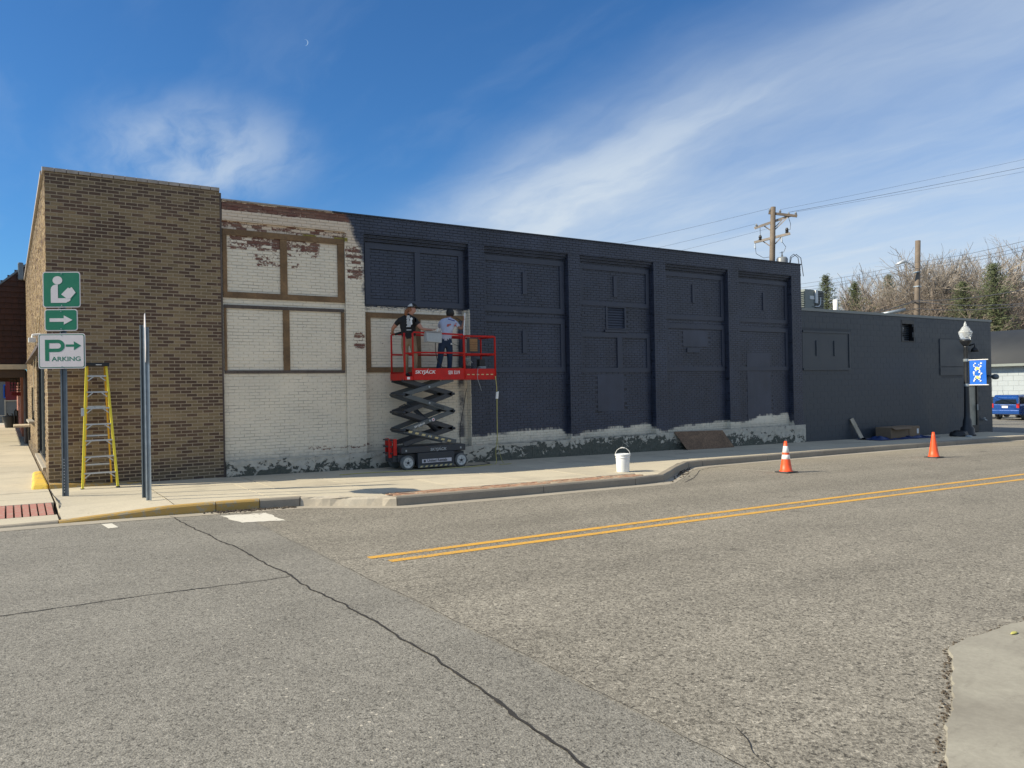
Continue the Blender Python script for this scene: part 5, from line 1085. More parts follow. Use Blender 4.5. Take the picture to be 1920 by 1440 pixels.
tag(mb.build('tarp', 'tarp_blue'), 'crumpled dark blue tarp on the pavement under the cardboard box', 'tarp')
lump('litter', 'litter_yellow', 'small crumpled yellow scrap on the concrete at the lower right corner', 'litter', (6.32, 2.86, rz(6.3) + .030), (.042, .016, .009), 7, 2)

# ============ signpost
def rrect(w_, h_, r, n=5):
    P = []
    for cx, cy, a0 in ((w_ / 2 - r, h_ / 2 - r, 0), (-w_ / 2 + r, h_ / 2 - r, 90), (-w_ / 2 + r, -h_ / 2 + r, 180), (w_ / 2 - r, -h_ / 2 + r, 270)):
        for i in range(n + 1): a = R(a0 + 90 * i / n); P.append((cx + r * math.cos(a), cy + r * math.sin(a)))
    return P
def u_post(parent, x, y, z0, z1, ang, mat='galvanised_dark', w_=.085, name='post'):
    c, s = math.cos(ang), math.sin(ang); mb = MB()
    prof = [(-w_ / 2 - .012, 0), (-w_ / 2 + .008, 0), (-w_ * .28, .030), (w_ * .28, .030), (w_ / 2 - .008, 0), (w_ / 2 + .012, 0), (w_ / 2 + .012, .006), (w_ / 2 - .004, .006), (w_ * .31, .037), (-w_ * .31, .037), (-w_ / 2 + .004, .006), (-w_ / 2 - .012, .006)]
    mb.prism([(p[0], -p[1]) for p in prof], (x, y, z0), (c, s, 0), (-s, c, 0), z1 - z0); o = mb.build(name, mat, parent)
    return o
sa = R(-27)                                  # signs face the camera's side of the junction
U = Vector((math.cos(sa), math.sin(sa), 0)); V = Vector((0, 0, 1)); NF = U.cross(V)
sp_ = thing('signpost', 'dark steel signpost carrying a library sign, an arrow sign and a parking sign', 'signpost', (.836, 15.35, .036))
u_post(sp_, .836, 15.35, .03, 3.88, sa + math.pi)
mb = MB()
for i in range(12): c = Vector((.836, 15.35, .12 + i * .05)) + NF * (.034) + U * .0; mb.prism([(.008 * math.cos(t), .008 * math.sin(t)) for t in [k_ * 1.05 for k_ in range(6)]], c, U, V, .004)
mb.build('bolt_hole', 'sign_back', sp_, kind='stuff')
def sign(zc, w_, h_, border, field, name, dx=0.0):
    c = Vector((.836, 15.35, zc)) + NF * .05 + U * dx; b = MB().prism(rrect(w_, h_, .045), c, U, V, .003).build(name, border, sp_)
    MB().prism(rrect(w_ - .03, h_ - .03, .035), c + NF * .0035, U, V, .001).build('sign_face', field, b)
    for s_ in (-1, 1): MB().prism([(.009 * math.cos(t), .009 * math.sin(t)) for t in [k_ * .8 for k_ in range(8)]], c + V * s_ * (h_ / 2 - .035) + NF * .006, U, V, .004).build('bolt', 'galvanised', b)
    return b, c + NF * .0055
lib, c = sign(3.575, .61, .61, 'sign_white', 'sign_green', 'library_sign', .01)
def cut(o, poly, c, parent, mat, name, sx=1.0): return MB().prism([(p[0] * sx, p[1]) for p in poly], c + NF * o, U, V, .0015).build(name, mat, parent)
# seated reader: head, body with lap, open book
S = .61 / 470
def px2(P, cx=402, cy=322): return [((p[0] - cx) * S, (cy - p[1]) * S) for p in P]
cut(0, [((353 - 402) * S + 60 * S * math.cos(t), (322 - 200) * S + 54 * S * math.sin(t)) for t in [k_ * 2 * math.pi / 28 for k_ in range(28)]], c, lib, 'sign_white', 'reader_head')
body = px2([(268, 496), (460, 496), (470, 485), (490, 480), (512, 462), (512, 436), (357, 436), (357, 256), (325, 256), (296, 268), (276, 290), (268, 318)]); cut(0, list(reversed(body)), c, lib, 'sign_white', 'reader_body')
book = px2([(398, 385), (468, 442), (512, 440), (578, 362), (530, 290), (500, 308), (486, 295)]); cut(.0018, book, c, lib, 'sign_white', 'open_book')
cut(.0018, px2([(466, 436), (468, 440), (512, 440), (512, 436)]), c, lib, 'sign_green', 'shadow_line') if False else None
arr, c = sign(3.055, .535, .37, 'sign_white', 'sign_green', 'arrow_sign', -.005)
cut(0, list(reversed([(-.185, -.03), (-.185, .03), (.045, .03), (.045, .078), (.185, 0), (.045, -.078), (.045, -.03)])), c, arr, 'sign_white', 'arrow')
prk, c = sign(2.525, .765, .60, 'sign_white', 'sign_green', 'parking_sign', .0)
MB().prism(rrect(.71, .545, .028), c + NF * .0004, U, V, .001).build('white_field', 'sign_white', prk)
c = c + NF * .0018
for q in ([(-.27, .195), (-.27, -.165), (-.205, -.165), (-.205, .195)],): cut(0, q, c, prk, 'sign_green', 'letter_p_stem')
bowl = []; 
for k_ in range(15): a = R(90 - 180 * k_ / 14); bowl.append((-.06 + .108 * math.cos(a), .09 + .105 * math.sin(a)))
inn = []
for k_ in range(15): a = R(-90 + 180 * k_ / 14); inn.append((-.065 + .052 * math.cos(a), .09 + .047 * math.sin(a)))
mbp = MB(); outer = [(-.206, .195)] + bowl + [(-.206, -.015)]; inner = [(-.206, .043)] + inn + [(-.206, .137)]
inner_r = list(reversed(inner))
for i in range(len(outer) - 1):
    P = [outer[i], outer[i + 1], inner_r[i + 1], inner_r[i]]; mbp.prism(list(reversed(P)), c, U, V, .0015)
mbp.build('letter_p_bowl', 'sign_green', prk)
cut(0, list(reversed([(.065, -.018 + .09), (.065, .022 + .09), (.20, .022 + .09), (.195, .165), (.315, .09), (.195, .012), (.20, .072)])), c, prk, 'sign_green', 'arrow')
text_part('lettering', 'ARKING', .105, 'sign_green', prk, c + U * -.165 + V * -.170, U, V, .001, sx=1.22, bold=.0014)

# ============ edge-on stop sign and spare post
st = thing('stop_sign', 'octagonal sign seen edge-on at the top of a pale steel post', 'road sign', (1.93, 13.96, gz(1.93)))
u_post(st, 1.945, 13.96, gz(1.93) - .01, 2.86, R(150), 'galvanised', .062)
sb_ = R(83.9); SU = Vector((math.cos(sb_), math.sin(sb_), 0)); octo = [(.43 * math.cos(R(22.5 + 45 * k_)), .43 * math.sin(R(22.5 + 45 * k_))) for k_ in range(8)]
mb = MB(); mb.prism(octo, Vector((1.945, 13.96, 2.68)) + SU.cross(V) * -.020, SU, V, .004); mb.build('plate', 'sign_back', st)
mb = MB(); mb.prism(octo, Vector((1.945, 13.96, 2.68)) + SU.cross(V) * -.024, SU, V, .003); mb.build('front_face', 'sign_white', st)
sp2 = thing('steel_post', 'shorter bare steel channel post just left of the edge-on sign', 'post', (1.91, 14.37, gz(1.9)))
u_post(sp2, 1.935, 14.37, gz(1.9) - .01, 2.93, R(150), 'galvanised_dark', .055)

# ============ step ladder
ld = thing('step_ladder', 'tall yellow fibreglass step ladder standing before the tan brick wall', 'ladder', (1.45, 16.3, .03))
zb = .03; H_ = 2.33
def rail(xb, yb, xt, yt, mat, w_=.026, d_=.075, nm='front_rail'):
    return MB().beam((xb, yb, zb + .02), (xt, yt, zb + H_ - .06), d_, w_, (1, 0, 0)).build(nm, mat, ld)
FL, FR = (1.16, 16.30), (1.745, 16.30); TL, TR = (1.275, 16.56), (1.60, 16.56)
def rail2(b_, t_, mat, nm, wx=.038, wy=.075):
    P = [(b_[0] - wx / 2, b_[1] - wy / 2, zb), (b_[0] + wx / 2, b_[1] - wy / 2, zb), (b_[0] + wx / 2, b_[1] + wy / 2, zb), (b_[0] - wx / 2, b_[1] + wy / 2, zb), (t_[0] - wx / 2, t_[1] - wy / 2, zb + H_ - .04), (t_[0] + wx / 2, t_[1] - wy / 2, zb + H_ - .04), (t_[0] + wx / 2, t_[1] + wy / 2, zb + H_ - .04), (t_[0] - wx / 2, t_[1] + wy / 2, zb + H_ - .04)]
    return MB().hexa(P).build(nm, mat, ld)
rail2(FL, TL, 'ladder_yellow', 'front_rail'); rail2(FR, TR, 'ladder_yellow', 'front_rail')
rail2((1.22, 16.80), (1.30, 16.64), 'ladder_orange', 'rear_rail', .03, .05); rail2((1.69, 16.80), (1.58, 16.64), 'ladder_orange', 'rear_rail', .03, .05)
for i in range(7):
    f = (.305 * (i + 1)) / H_ * .985; xa = FL[0] + (TL[0] - FL[0]) * f + .018; xb_ = FR[0] + (TR[0] - FR[0]) * f - .018; y = 16.30 + .26 * f; z = zb + H_ * f
    stp = MB().box(xa, xb_, y - .045, y + .045, z - .024, z).build('step', 'aluminium', ld)
    for s_, xx in ((1, xa), (-1, xb_)): MB().beam((xx + s_ * .01, y, z - .10), (xx + s_ * .10, y, z - .024), .02, .006, (0, 1, 0)).build('brace', 'aluminium', stp)
for z in (.4, .95, 1.5): f = z / H_; MB().box(1.24 + .06 * f, 1.68 - .09 * f, 16.79 - .15 * f, 16.80 - .15 * f, zb + z, zb + z + .03).build('rear_bar', 'aluminium', ld)
MB().box(1.225, 1.65, 16.46, 16.72, zb + H_ - .055, zb + H_ + .012).build('top_cap', 'black_plastic', ld, bevel=.01)
MB().box(1.42, 1.52, 16.455, 16.459, zb + H_ - .035, zb + H_ - .022).build('cap_label', 'white_print', ld)
for p in (FL, FR): MB().box(p[0] - .03, p[0] + .03, p[1] - .05, p[1] + .05, zb - .006, zb + .02).build('foot', 'rubber', ld)
MB().box(FL[0] - .0, FL[0] + .05, 16.37, 16.40, zb + 1.35, zb + 1.5).build('spreader', 'aluminium', ld)

# ============ scissor lift
YN, YF = 15.95, 16.70
lift = thing('scissor_lift', 'red and grey scissor lift raised before the half-painted wall', 'scissor lift', (8.2, 16.33, gz(8.2)))
zg = gz(8.2) - .002
for (x, y, s_) in ((7.57, YN + .06, -1), (8.94, YN + .06, -1), (7.57, YF - .06, 1), (8.94, YF - .06, 1)):
    z = gz(x) + .165; mb = MB(); mb.smooth = True; mb.lathe([(.10, -.055), (.155, -.055), (.165, -.035), (.165, .035), (.155, .055), (.10, .055)], (x, y, z), 24, 'y'); wh = mb.build('wheel', 'tyre_grey', lift)
    mb = MB(); mb.smooth = False; yo = -.058 if s_ < 0 else .03; mb.lathe([(.02, yo), (.105, yo), (.118, yo - .004), (.122, yo + .02), (.10, yo + .03)], (x, y, z), 20, 'y'); rm = mb.build('rim', 'rim_white', wh)
    mb = MB(); mb.lathe([(.03, yo - .012), (.034, yo), (.034, yo + .01)], (x, y, z), 10, 'y'); mb.build('hub', 'lift_dark', rm)
    for k_ in range(5): a = k_ * 1.2566 + .3; mb = MB(); mb.lathe([(.010, yo - .008), (.010, yo)], (x + .062 * math.cos(a), y, z + .062 * math.sin(a)), 6, 'y'); mb.build('wheel_nut', 'lift_dark', rm)
MB().box(7.36, 9.06, YN + .10, YF - .10, zg + .20, zg + .36).build('underframe', 'lift_dark', lift)
ch = MB().box(7.40, 9.05, YN - .01, YF + .01, zg + .385, zg + .53).build('chassis', 'lift_dark', lift, bevel=.015)
MB().box(7.80, 8.74, YN - .025, YN + .10, zg + .07, zg + .383).build('side_tray', 'lift_dark', lift, bevel=.012); MB().box(7.80, 8.74, YF - .1, YF + .02, zg + .07, zg + .383).build('side_tray', 'lift_dark', lift, bevel=.012)
MB().box(7.80, 8.72, YN - .03, YN - .024, zg + .045, zg + .10).build('hazard_strip', 'lift_grey', lift)
for i in range(7): MB().hexa([(7.84 + i * .125, YN - .034, zg + .055), (7.90 + i * .125, YN - .034, zg + .055), (7.90 + i * .125, YN - .031, zg + .055), (7.84 + i * .125, YN - .031, zg + .055), (7.87 + i * .125, YN - .034, zg + .092), (7.93 + i * .125, YN - .034, zg + .092), (7.93 + i * .125, YN - .031, zg + .092), (7.87 + i * .125, YN - .031, zg + .092)]).build('hazard_mark', 'hazard_cream', lift)
pt = MB().box(7.90, 8.66, YN - .030, YN - .026, zg + .15, zg + .235).build('rental_plate', 'sign_white', lift)
text_part('lettering', 'United Rentals', .088, 'lift_dark', pt, (8.03, YN - .0315, zg + .168), (1, 0, 0), (0, 0, 1), .0012, bold=.0022, sx=.98)
mb = MB(); mb.lathe([(.02, 0), (.030, 0), (.030, .002), (.02, .002)], (7.965, YN - .034, zg + .193), 20, 'y'); mb.build('roundel', 'lift_dark', pt)
def skyjack(parent, x, y, z, size, mat='white_print', dirn=(1, 0, 0), up=(0, 0, 1)):
    text_part('lettering', 'SKYJACK', size, mat, parent, (x, y, z), dirn, up, .0012, shear=.18, sx=1.22, bold=size * .022)
    d = Vector(dirn).normalized(); u_ = Vector(up); o = Vector((x, y, z)) + d * size * 2.72 + u_ * size * .60
    MB().prism([(0, 0), (size * .5, size * .42), (size * .62, size * .50), (size * .20, size * .05)], o, d, u_, .0015).build('logo_stroke', mat, parent)
skyjack(ch, 8.12, YN - .0125, zg + .42, .085, 'galvanised')
for x in (7.50, 8.90): MB().box(x, x + .035, YN - .014, YN - .0105, zg + .43, zg + .47).build('tie_down_hole', 'galvanised', ch)
# red entry ladder on the left end
for y in (YN + .12, YF - .20): MB().box(7.27, 7.35, y, y + .04, zg + .35, zg + .72).build('entry_ladder_rail', 'lift_red', lift)
for z in (.38, .53, .68): MB().box(7.22, 7.28, YN + .17, YF - .16, zg + z, zg + z + .03).build('entry_rung', 'lift_dark', lift)
MB().box(7.19, 7.27, YN + .20, YN + .23, zg + .30, zg + .72).build('entry_panel', 'lift_red', lift); MB().box(7.26, 7.37, YN + .15, YF - .2, zg + .20, zg + .33).build('step_box', 'lift_dark', lift)
# scissor stack
XL, XR = 7.50, 8.77; ZL = [.52, .84, 1.245, 1.645, 1.985]
for i in range(4):
    za, zb_ = ZL[i], ZL[i + 1]
    for Y, inner in ((YN + .04, YN + .095), (YF - .04, YF - .095)):
        xa, xb_ = XL, XR
        a1 = MB().beam((xa, Y, za), (xb_, Y, zb_), .045, .105, (0, 0, 1)); a2 = MB().beam((xa, inner, zb_), (xb_, inner, za), .045, .105, (0, 0, 1))
        if i % 2 == 1: a1 = MB().beam((xa, Y, zb_), (xb_, Y, za), .045, .105); a2 = MB().beam((xa, inner, za), (xb_, inner, zb_), .045, .105)
        if i == 0: a1 = MB().beam((xa, Y, zb_ + .0), (xb_ + .05, Y, za), .045, .105); a2 = MB().beam((xa, inner, za), (xb_, inner, zb_), .045, .105)
        if i == 1: a1 = MB().beam((xa, Y, za), (xb_, Y, zb_), .045, .105); a2 = MB().beam((xa, inner, zb_), (xb_, inner, za), .045, .105)
        if i == 2: a1 = MB().beam((xa, Y, zb_), (xb_, Y, za), .045, .105); a2 = MB().beam((xa, inner, za), (xb_, inner, zb_), .045, .105)
        if i == 3: a1 = MB().beam((xa, Y, za), (xb_, Y, zb_), .045, .105); a2 = MB().beam((xa, inner, zb_), (xb_, inner, za), .045, .105)
        A1 = a1.build('scissor_arm', 'lift_grey', lift, bevel=.008); a2.build('scissor_arm', 'lift_dark', lift, bevel=.008)
        if Y == YN + .04:
            sgn = -1 if i in (0, 2) else 1; d = Vector((XR - XL, 0, (zb_ - za) * sgn)).normalized(); upv = Vector((-d.z, 0, d.x)); mid = Vector(((XL + XR) / 2, YN + .04 - .026, (za + zb_) / 2))
            if i == 0:
                for k_ in range(-3, 4): q = mid + d * k_ * .17; MB().prism([(-.05, -.022), (.035, -.022), (.05, .022), (-.035, .022)], q, d, upv, .002).build('hazard_mark', 'hazard_cream', A1)
            if i == 1:
                q = mid - d * .42 - upv * .03; skyjack(A1, q.x, q.y, q.z, .058, 'white_print', d, upv); mb = MB(); mb.lathe([(.0, -.003), (.04, -.003), (.04, 0)], (mid.x + .09, mid.y, mid.z + .02), 16, 'y'); mb.build('warning_disc', 'sign_white', A1); MB().prism([(-.008, -.02), (.008, -.02), (.018, .012), (-.008, .022)], (mid.x + .09, mid.y - .004, mid.z + .02), (1, 0, 0), (0, 0, 1), .002).build('disc_symbol', 'lift_red', A1)
            if i == 2: q = mid + d * .10 - upv * .03; text_part('lettering', '10264765', .075, 'lift_dark', A1, q, d, upv, .0012, bold=.001)
            mb = MB(); mb.lathe([(.0, -.012), (.022, -.012), (.026, 0)], mid, 12, 'y'); mb.build('pivot_pin', 'galvanised', A1)
for i, z in enumerate(ZL[1:4]):
    for x in (XL, XR): mb = MB(); mb.smooth = True; mb.tube([(x, YN + .0, z), (x, YF - .0, z)], .03, 10); mb.build('cross_shaft', 'lift_dark', lift)
mb = MB(); mb.smooth = True; mb.tube([(7.95, 16.33, 1.28), (8.55, 16.33, .72)], .055, 12); mb.tube([(7.75, 16.33, 1.47), (8.0, 16.33, 1.23)], .03, 10); mb.build('hydraulic_ram', 'lift_dark', lift)
mb = MB(); mb.tube([(XL, YN + .05, 1.2), (7.42, YN + .1, 1.38), (7.6, YN + .2, 1.43), (7.7, 16.1, 1.3)], .014, 6); mb.tube([(XL, YN + .05, 1.25), (7.46, YN + .02, 1.33), (7.55, YN + .12, 1.38)], .014, 6); mb.build('hydraulic_hose', 'cord_black', lift)
# platform
PZ = 1.975
MB().box(7.52, 9.08, YN, YF, PZ + .0, PZ + .06).build('deck', 'lift_dark', lift)
fr = MB().box(7.70, 9.07, YN - .015, YN, PZ - .0, PZ + .265).build('toe_board', 'lift_red', lift); MB().box(7.52, 9.07, YF, YF + .015, PZ, PZ + .20).build('toe_board', 'lift_red', lift)
MB().box(7.52, 7.70, YN - .013, YN + .002, PZ, PZ + .085).build('toe_board', 'lift_red', lift); MB().box(7.505, 7.52, YN, YF, PZ, PZ + .16).build('toe_board', 'lift_red', lift)
MB().box(7.57, 7.64, YN - .017, YN - .014, PZ + .015, PZ + .07).build('data_plate', 'white_print', fr)
MB().box(7.70, 9.07, YN - .021, YN - .0155, PZ + .10, PZ + .112).build('fold_line', 'lift_red', fr)
skyjack(fr, 7.77, YN - .0165, PZ + .145, .105)
text_part('lettering', 'SJIII 3219', .115, 'white_print', fr, (8.62, YN - .0165, PZ + .13), (1, 0, 0), (0, 0, 1), .0012, sx=.72, bold=.0016)
ex = MB().box(9.09, 9.94, YN + .03, YN + .045, PZ - .005, PZ + .255).build('extension_toe_board', 'lift_red', lift); MB().box(9.09, 9.94, YF - .06, YF - .045, PZ, PZ + .20).build('extension_toe_board', 'lift_red', lift)
MB().box(9.09, 9.95, YN + .045, YF - .06, PZ + .02, PZ + .06).build('extension_deck', 'lift_dark', lift); MB().box(9.93, 9.95, YN + .04, YF - .05, PZ, PZ + .22).build('extension_toe_board', 'lift_red', lift)
for i in range(6): MB().box(9.15 + i * .13, 9.22 + i * .13, YN + .026, YN + .029, PZ + .105, PZ + .128).build('hazard_mark', 'hazard_cream', ex)
def rl(pts, r=.021, nm='guard_rail', mat='lift_red'):
    mb = MB(); mb.smooth = True; mb.tube(pts, r, 10); return mb.build(nm, mat, lift)
rl([(7.545, YN + .03, PZ), (7.545, YN + .03, 3.0)], nm='post') if False else None
rl([(7.73, YN, PZ), (7.73, YN, 3.03), (7.76, YN, 3.06), (9.03, YN, 3.03), (9.05, YN, 3.0), (9.05, YN, PZ)], nm='guard_rail')
rl([(7.73, YN, 2.60), (9.05, YN, 2.60)])
rl([(7.545, YF, PZ), (7.545, YF, 3.03), (7.58, YF, 3.06), (9.40, YF, 3.04)]); rl([(7.545, YF, 2.58), (9.40, YF, 2.58)])
rl([(7.545, YF, 3.03), (7.545, YN + .1, 3.03)], .018) if False else None
rl([(7.53, YN + .02, PZ), (7.53, YN + .02, 3.04)], .024, 'gate_post'); rl([(7.53, YN + .02, 2.58), (7.73, YN, 2.58)]); 
rl([(9.08, YN + .04, 3.005), (9.92, YN + .04, 3.005), (9.94, YN + .04, 2.98), (9.94, YN + .04, PZ)], .024); rl([(9.08, YN + .04, 2.58), (9.94, YN + .04, 2.58)]); rl([(9.09, YN + .04, PZ), (9.09, YN + .04, 3.02)], .024)
rl([(9.08, YF - .05, 3.0), (9.92, YF - .05, 3.0), (9.94, YF - .05, 2.97), (9.94, YF - .05, PZ)]); rl([(9.94, YN + .04, 3.0), (9.94, YF - .05, 3.0)]); rl([(9.94, YN + .04, 2.57), (9.94, YF - .05, 2.57)]); rl([(9.08, YF - .05, 2.58), (9.94, YF - .05, 2.58)])
cbx = thing('control_box', 'grey platform control box hooked on the lift rail in front of the capped worker', 'control box', (8.2, YN - .06, 2.9))
MB().hexa([(8.03, YN - .14, 2.84), (8.40, YN - .14, 2.82), (8.40, YN + .03, 2.82), (8.03, YN + .03, 2.84), (8.02, YN - .12, 3.06), (8.42, YN - .12, 3.05), (8.42, YN + .03, 3.05), (8.02, YN + .03, 3.06)]).build('housing', 'grey_box', cbx, bevel=.01)
MB().hexa([(8.02, YN - .13, 3.062), (8.42, YN - .13, 3.052), (8.42, YN + .05, 3.052), (8.02, YN + .05, 3.062), (8.04, YN - .10, 3.085), (8.40, YN - .10, 3.075), (8.40, YN + .04, 3.085), (8.04, YN + .04, 3.095)]).build('lid', 'coping_clay', cbx)
mb = MB(); mb.tube([(8.30, YN - .1, 3.07), (8.33, YN - .1, 3.14), (8.40, YN - .08, 3.15), (8.44, YN - .05, 3.07)], .009, 6); mb.build('guard_loop', 'white_print', cbx)
mb = MB(); mb.tube([(8.28, YN - .05, 2.83), (8.29, YN - .03, 2.65), (8.36, YN + .02, 2.42), (8.5, YN + .05, 2.27), (8.6, YN + .05, 2.24)], .009, 6); mb.build('cable', 'cord_black', cbx)
def picture_panel():
    t = thing('wire_mesh_pane', 'orange-brown board hanging from the far rail of the lift extension', 'board', (9.75, 16.5, 2.69)); MB().box(9.53, 9.84, 16.60, 16.625, 2.64, 3.01).build('surround', 'lift_dark', t); MB().box(9.59, 9.81, 16.595, 16.599, 2.68, 2.99).build('face', 'cork', t)
    for i in range(4): MB().box(9.59, 9.81, 16.592, 16.5945, 2.72 + i * .06, 2.726 + i * .06).build('grid_bar', 'frieze_brown', t)
picture_panel()
bucket('paint_pail', 'grey paint pail on the extension deck of the lift', 9.72, 16.25, PZ + .062, .70, False, 'grey_box', lid=False)
spr = thing('paint_sprayer', 'small dark paint sprayer standing on the lift extension behind the red post', 'paint sprayer', (9.35, 16.25, PZ + .06))
MB().box(9.20, 9.36, 16.15, 16.32, PZ + .12, PZ + .34).build('motor', 'black_plastic', spr, bevel=.02); mb = MB(); mb.smooth = True; mb.lathe([(.06, 0), (.07, .02), (.07, .20), (.03, .26)], (9.45, 16.2, PZ + .065), 14); mb.build('pump', 'lift_dark', spr); mb = MB(); mb.tube([(9.2, 16.2, PZ + .065), (9.2, 16.2, PZ + .46), (9.34, 16.2, PZ + .5), (9.42, 16.2, PZ + .40)], .012, 6); mb.build('handle', 'galvanised', spr)
MB().box(9.78, 9.98 - .05, 16.45, 16.6, PZ + .065, PZ + .50).build('tool_case', 'black_plastic', label='tall black tool case standing at the far corner of the lift extension', cat='case')
# hoses and cords
def cord(name, label, pts, r, mat, cat='hose'):
    P = [Vector(p) for p in pts]; sm = []
    for i in range(len(P) - 1):
        p0, p1_, p2_, p3 = P[max(i - 1, 0)], P[i], P[i + 1], P[min(i + 2, len(P) - 1)]
        for k_ in range(6):
            t = k_ / 6; sm.append(.5 * ((2 * p1_) + (-p0 + p2_) * t + (2 * p0 - 5 * p1_ + 4 * p2_ - p3) * t * t + (-p0 + 3 * p1_ - 3 * p2_ + p3) * t * t * t))
    sm.append(P[-1]); mb = MB(); mb.smooth = True; mb.tube(sm, r, 6); return tag(mb.build(name, mat), label, cat)
gg_ = lambda x: gz(x) + .014
cord('spray_hose', 'yellow hose hanging from the lift extension down to the pavement', [(9.90, 15.93, 2.05), (9.93, 15.92, 1.75), (9.93, 15.93, 1.2), (9.94, 15.95, .6), (9.95, 16.05, .25), (9.98, 16.1, gg_(10)), (9.6, 15.9, gg_(9.6)), (9.1, 15.75, gg_(9.1)), (8.5, 15.72, gg_(8.5)), (7.9, 15.62, gg_(7.9)), (7.2, 15.75, gg_(7.2)), (6.5, 15.85, gg_(6.5)), (5.9, 15.8, gg_(6))], .010, 'hose_yellow')
cord('extension_cord', 'thinner yellow cord hanging beside the hose at the right end of the lift', [(9.94, 15.97, 2.05), (9.97, 15.97, 1.4), (9.96, 15.99, .8), (10.06, 16.1, .35), (10.25, 16.2, gg_(10)), (10.3, 15.9, gg_(10.3)), (9.9, 15.8, gg_(10))], .006, 'hose_yellow', 'cord')
cord('electric_cable', 'black power cord looping from the lift rear across the pavement', [(8.98, 16.2, .15), (9.05, 16.2, gg_(9)), (9.4, 16.0, gg_(9.4)), (9.9, 16.25, gg_(9.9)), (10.0, 16.75, gg_(10))], .008, 'cord_black', 'cord')
cord('sash_cord', 'black cord hanging down the unpainted strip right of the lift', [(9.62, 16.85, 1.75), (9.48, 16.8, 1.2), (9.36, 16.75, .75), (9.34, 16.7, .3)], .008, 'cord_black', 'cord')
cord('loose_wire', 'thin wire dangling from the red extension toe board', [(9.42, 15.93, 2.25), (9.40, 15.92, 2.0), (9.47, 15.92, 1.8), (9.50, 15.92, 1.7)], .005, 'galvanised', 'wire')
mb = MB(); mb.hexa([(9.90, 15.90, 1.50), (9.96, 15.90, 1.50), (9.96, 15.94, 1.50), (9.90, 15.94, 1.50), (9.91, 15.90, 1.66), (9.98, 15.90, 1.68), (9.98, 15.93, 1.68), (9.91, 15.93, 1.66)]); tag(mb.build('cloth_tie', 'white_print', bevel=.008), 'white cloth tied round the hanging yellow hose', 'cloth')
cord('roller_pole', 'pale roller pole held by the worker in the lavender shirt', [(9.16, 16.05, 3.55), (9.10, 16.0, 3.2), (9.07, 15.98, 2.9)], .014, 'white_print', 'pole')
cord('spray_line', 'dark hose looping over the shoulder of the worker in the lavender shirt', [(9.0, 16.25, 3.45), (9.10, 16.15, 3.38), (9.16, 16.1, 3.2), (9.10, 16.05, 2.9), (9.14, 16.05, 2.5), (9.2, 16.1, 2.2)], .009, 'cord_black')
cord('waist_cord', 'thin cord running from the back pocket of the worker in the lavender shirt', [(8.83, 16.1, 2.83), (8.95, 16.0, 2.76), (9.06, 15.97, 2.70)], .005, 'cord_black', 'cord')

# ============ people
def person(label, J, RAD, E, zones, mats, group='house painters on the lift'):
    """J joints, E edges, one skinned surface; every face takes the cloth of the limb it is nearest to"""
    names = list(J); idx = {n_: i for i, n_ in enumerate(names)}; root = Vector(J['pelvis']); t = thing('person', label, 'person', (root.x, root.y, PZ + .06), group); off = ROOT[t.name]
    me = bpy.data.meshes.new('body'); me.from_pydata([tuple(Vector(J[n_]) - off) for n_ in names], [(idx[a], idx[b]) for a, b in E], []); o = bpy.data.objects.new('skel', me); COL.objects.link(o)
    o.modifiers.new('skin', 'SKIN'); me = o.data
    for n_ in names:
        r = RAD[n_]; d = me.skin_vertices[0].data[idx[n_]]; d.radius = r if hasattr(r, '__len__') else (r, r); d.use_root = (n_ == 'pelvis')
    sb = o.modifiers.new('sub', 'SUBSURF'); sb.levels = 2; sb.render_levels = 2
    bpy.context.view_layer.update(); ev = bpy.data.meshes.new_from_object(o.evaluated_get(bpy.context.evaluated_depsgraph_get())); bpy.data.objects.remove(o)
    ev.name = 'body'; ev.materials.clear()
    for m in mats: ev.materials.append(MAT[m])
    segs = [(Vector(J[a]) - off, Vector(J[b]) - off, zones.get((a, b), zones.get((b, a), 0))) for a, b in E]
    for p in ev.polygons:
        best = 9; bi = 0
        for a, b, mi in segs:
            ab = b - a; tt = max(0, min(1, (p.center - a).dot(ab) / max(ab.length_squared, 1e-9))); d = (a + ab * tt - p.center).length
            if d < best: best = d; bi = mi
        p.material_index = bi; p.use_smooth = True
    b_ = bpy.data.objects.new('body', ev); COL.objects.link(b_); b_.parent = t; ROOT[b_.name] = off
    return t
EB = [('pelvis', 'belly'), ('belly', 'chest'), ('chest', 'neck'), ('neck', 'jaw'), ('jaw', 'head'), ('head', 'crown'), ('jaw', 'nose'),
      ('chest', 'sh_l'), ('sh_l', 'slv_l'), ('slv_l', 'el_l'), ('el_l', 'wr_l'), ('wr_l', 'pm_l'), ('chest', 'sh_r'), ('sh_r', 'slv_r'), ('slv_r', 'el_r'), ('el_r', 'wr_r'), ('wr_r', 'pm_r'),
      ('pelvis', 'hip_l'), ('hip_l', 'kn_l'), ('kn_l', 'an_l'), ('an_l', 'toe_l'), ('pelvis', 'hip_r'), ('hip_r', 'kn_r'), ('kn_r', 'an_r'), ('an_r', 'toe_r')]
RB_ = dict(pelvis=(.150, .115), belly=(.140, .105), chest=(.165, .115), neck=.058, jaw=.062, head=(.088, .098), crown=.060, nose=.014, sh_l=.070, slv_l=.058, el_l=.042, wr_l=.028, pm_l=.032, sh_r=.070, slv_r=.058, el_r=.042, wr_r=.028, pm_r=.032,
           hip_l=.098, kn_l=.068, an_l=.052, toe_l=.038, hip_r=.098, kn_r=.068, an_r=.052, toe_r=.038)
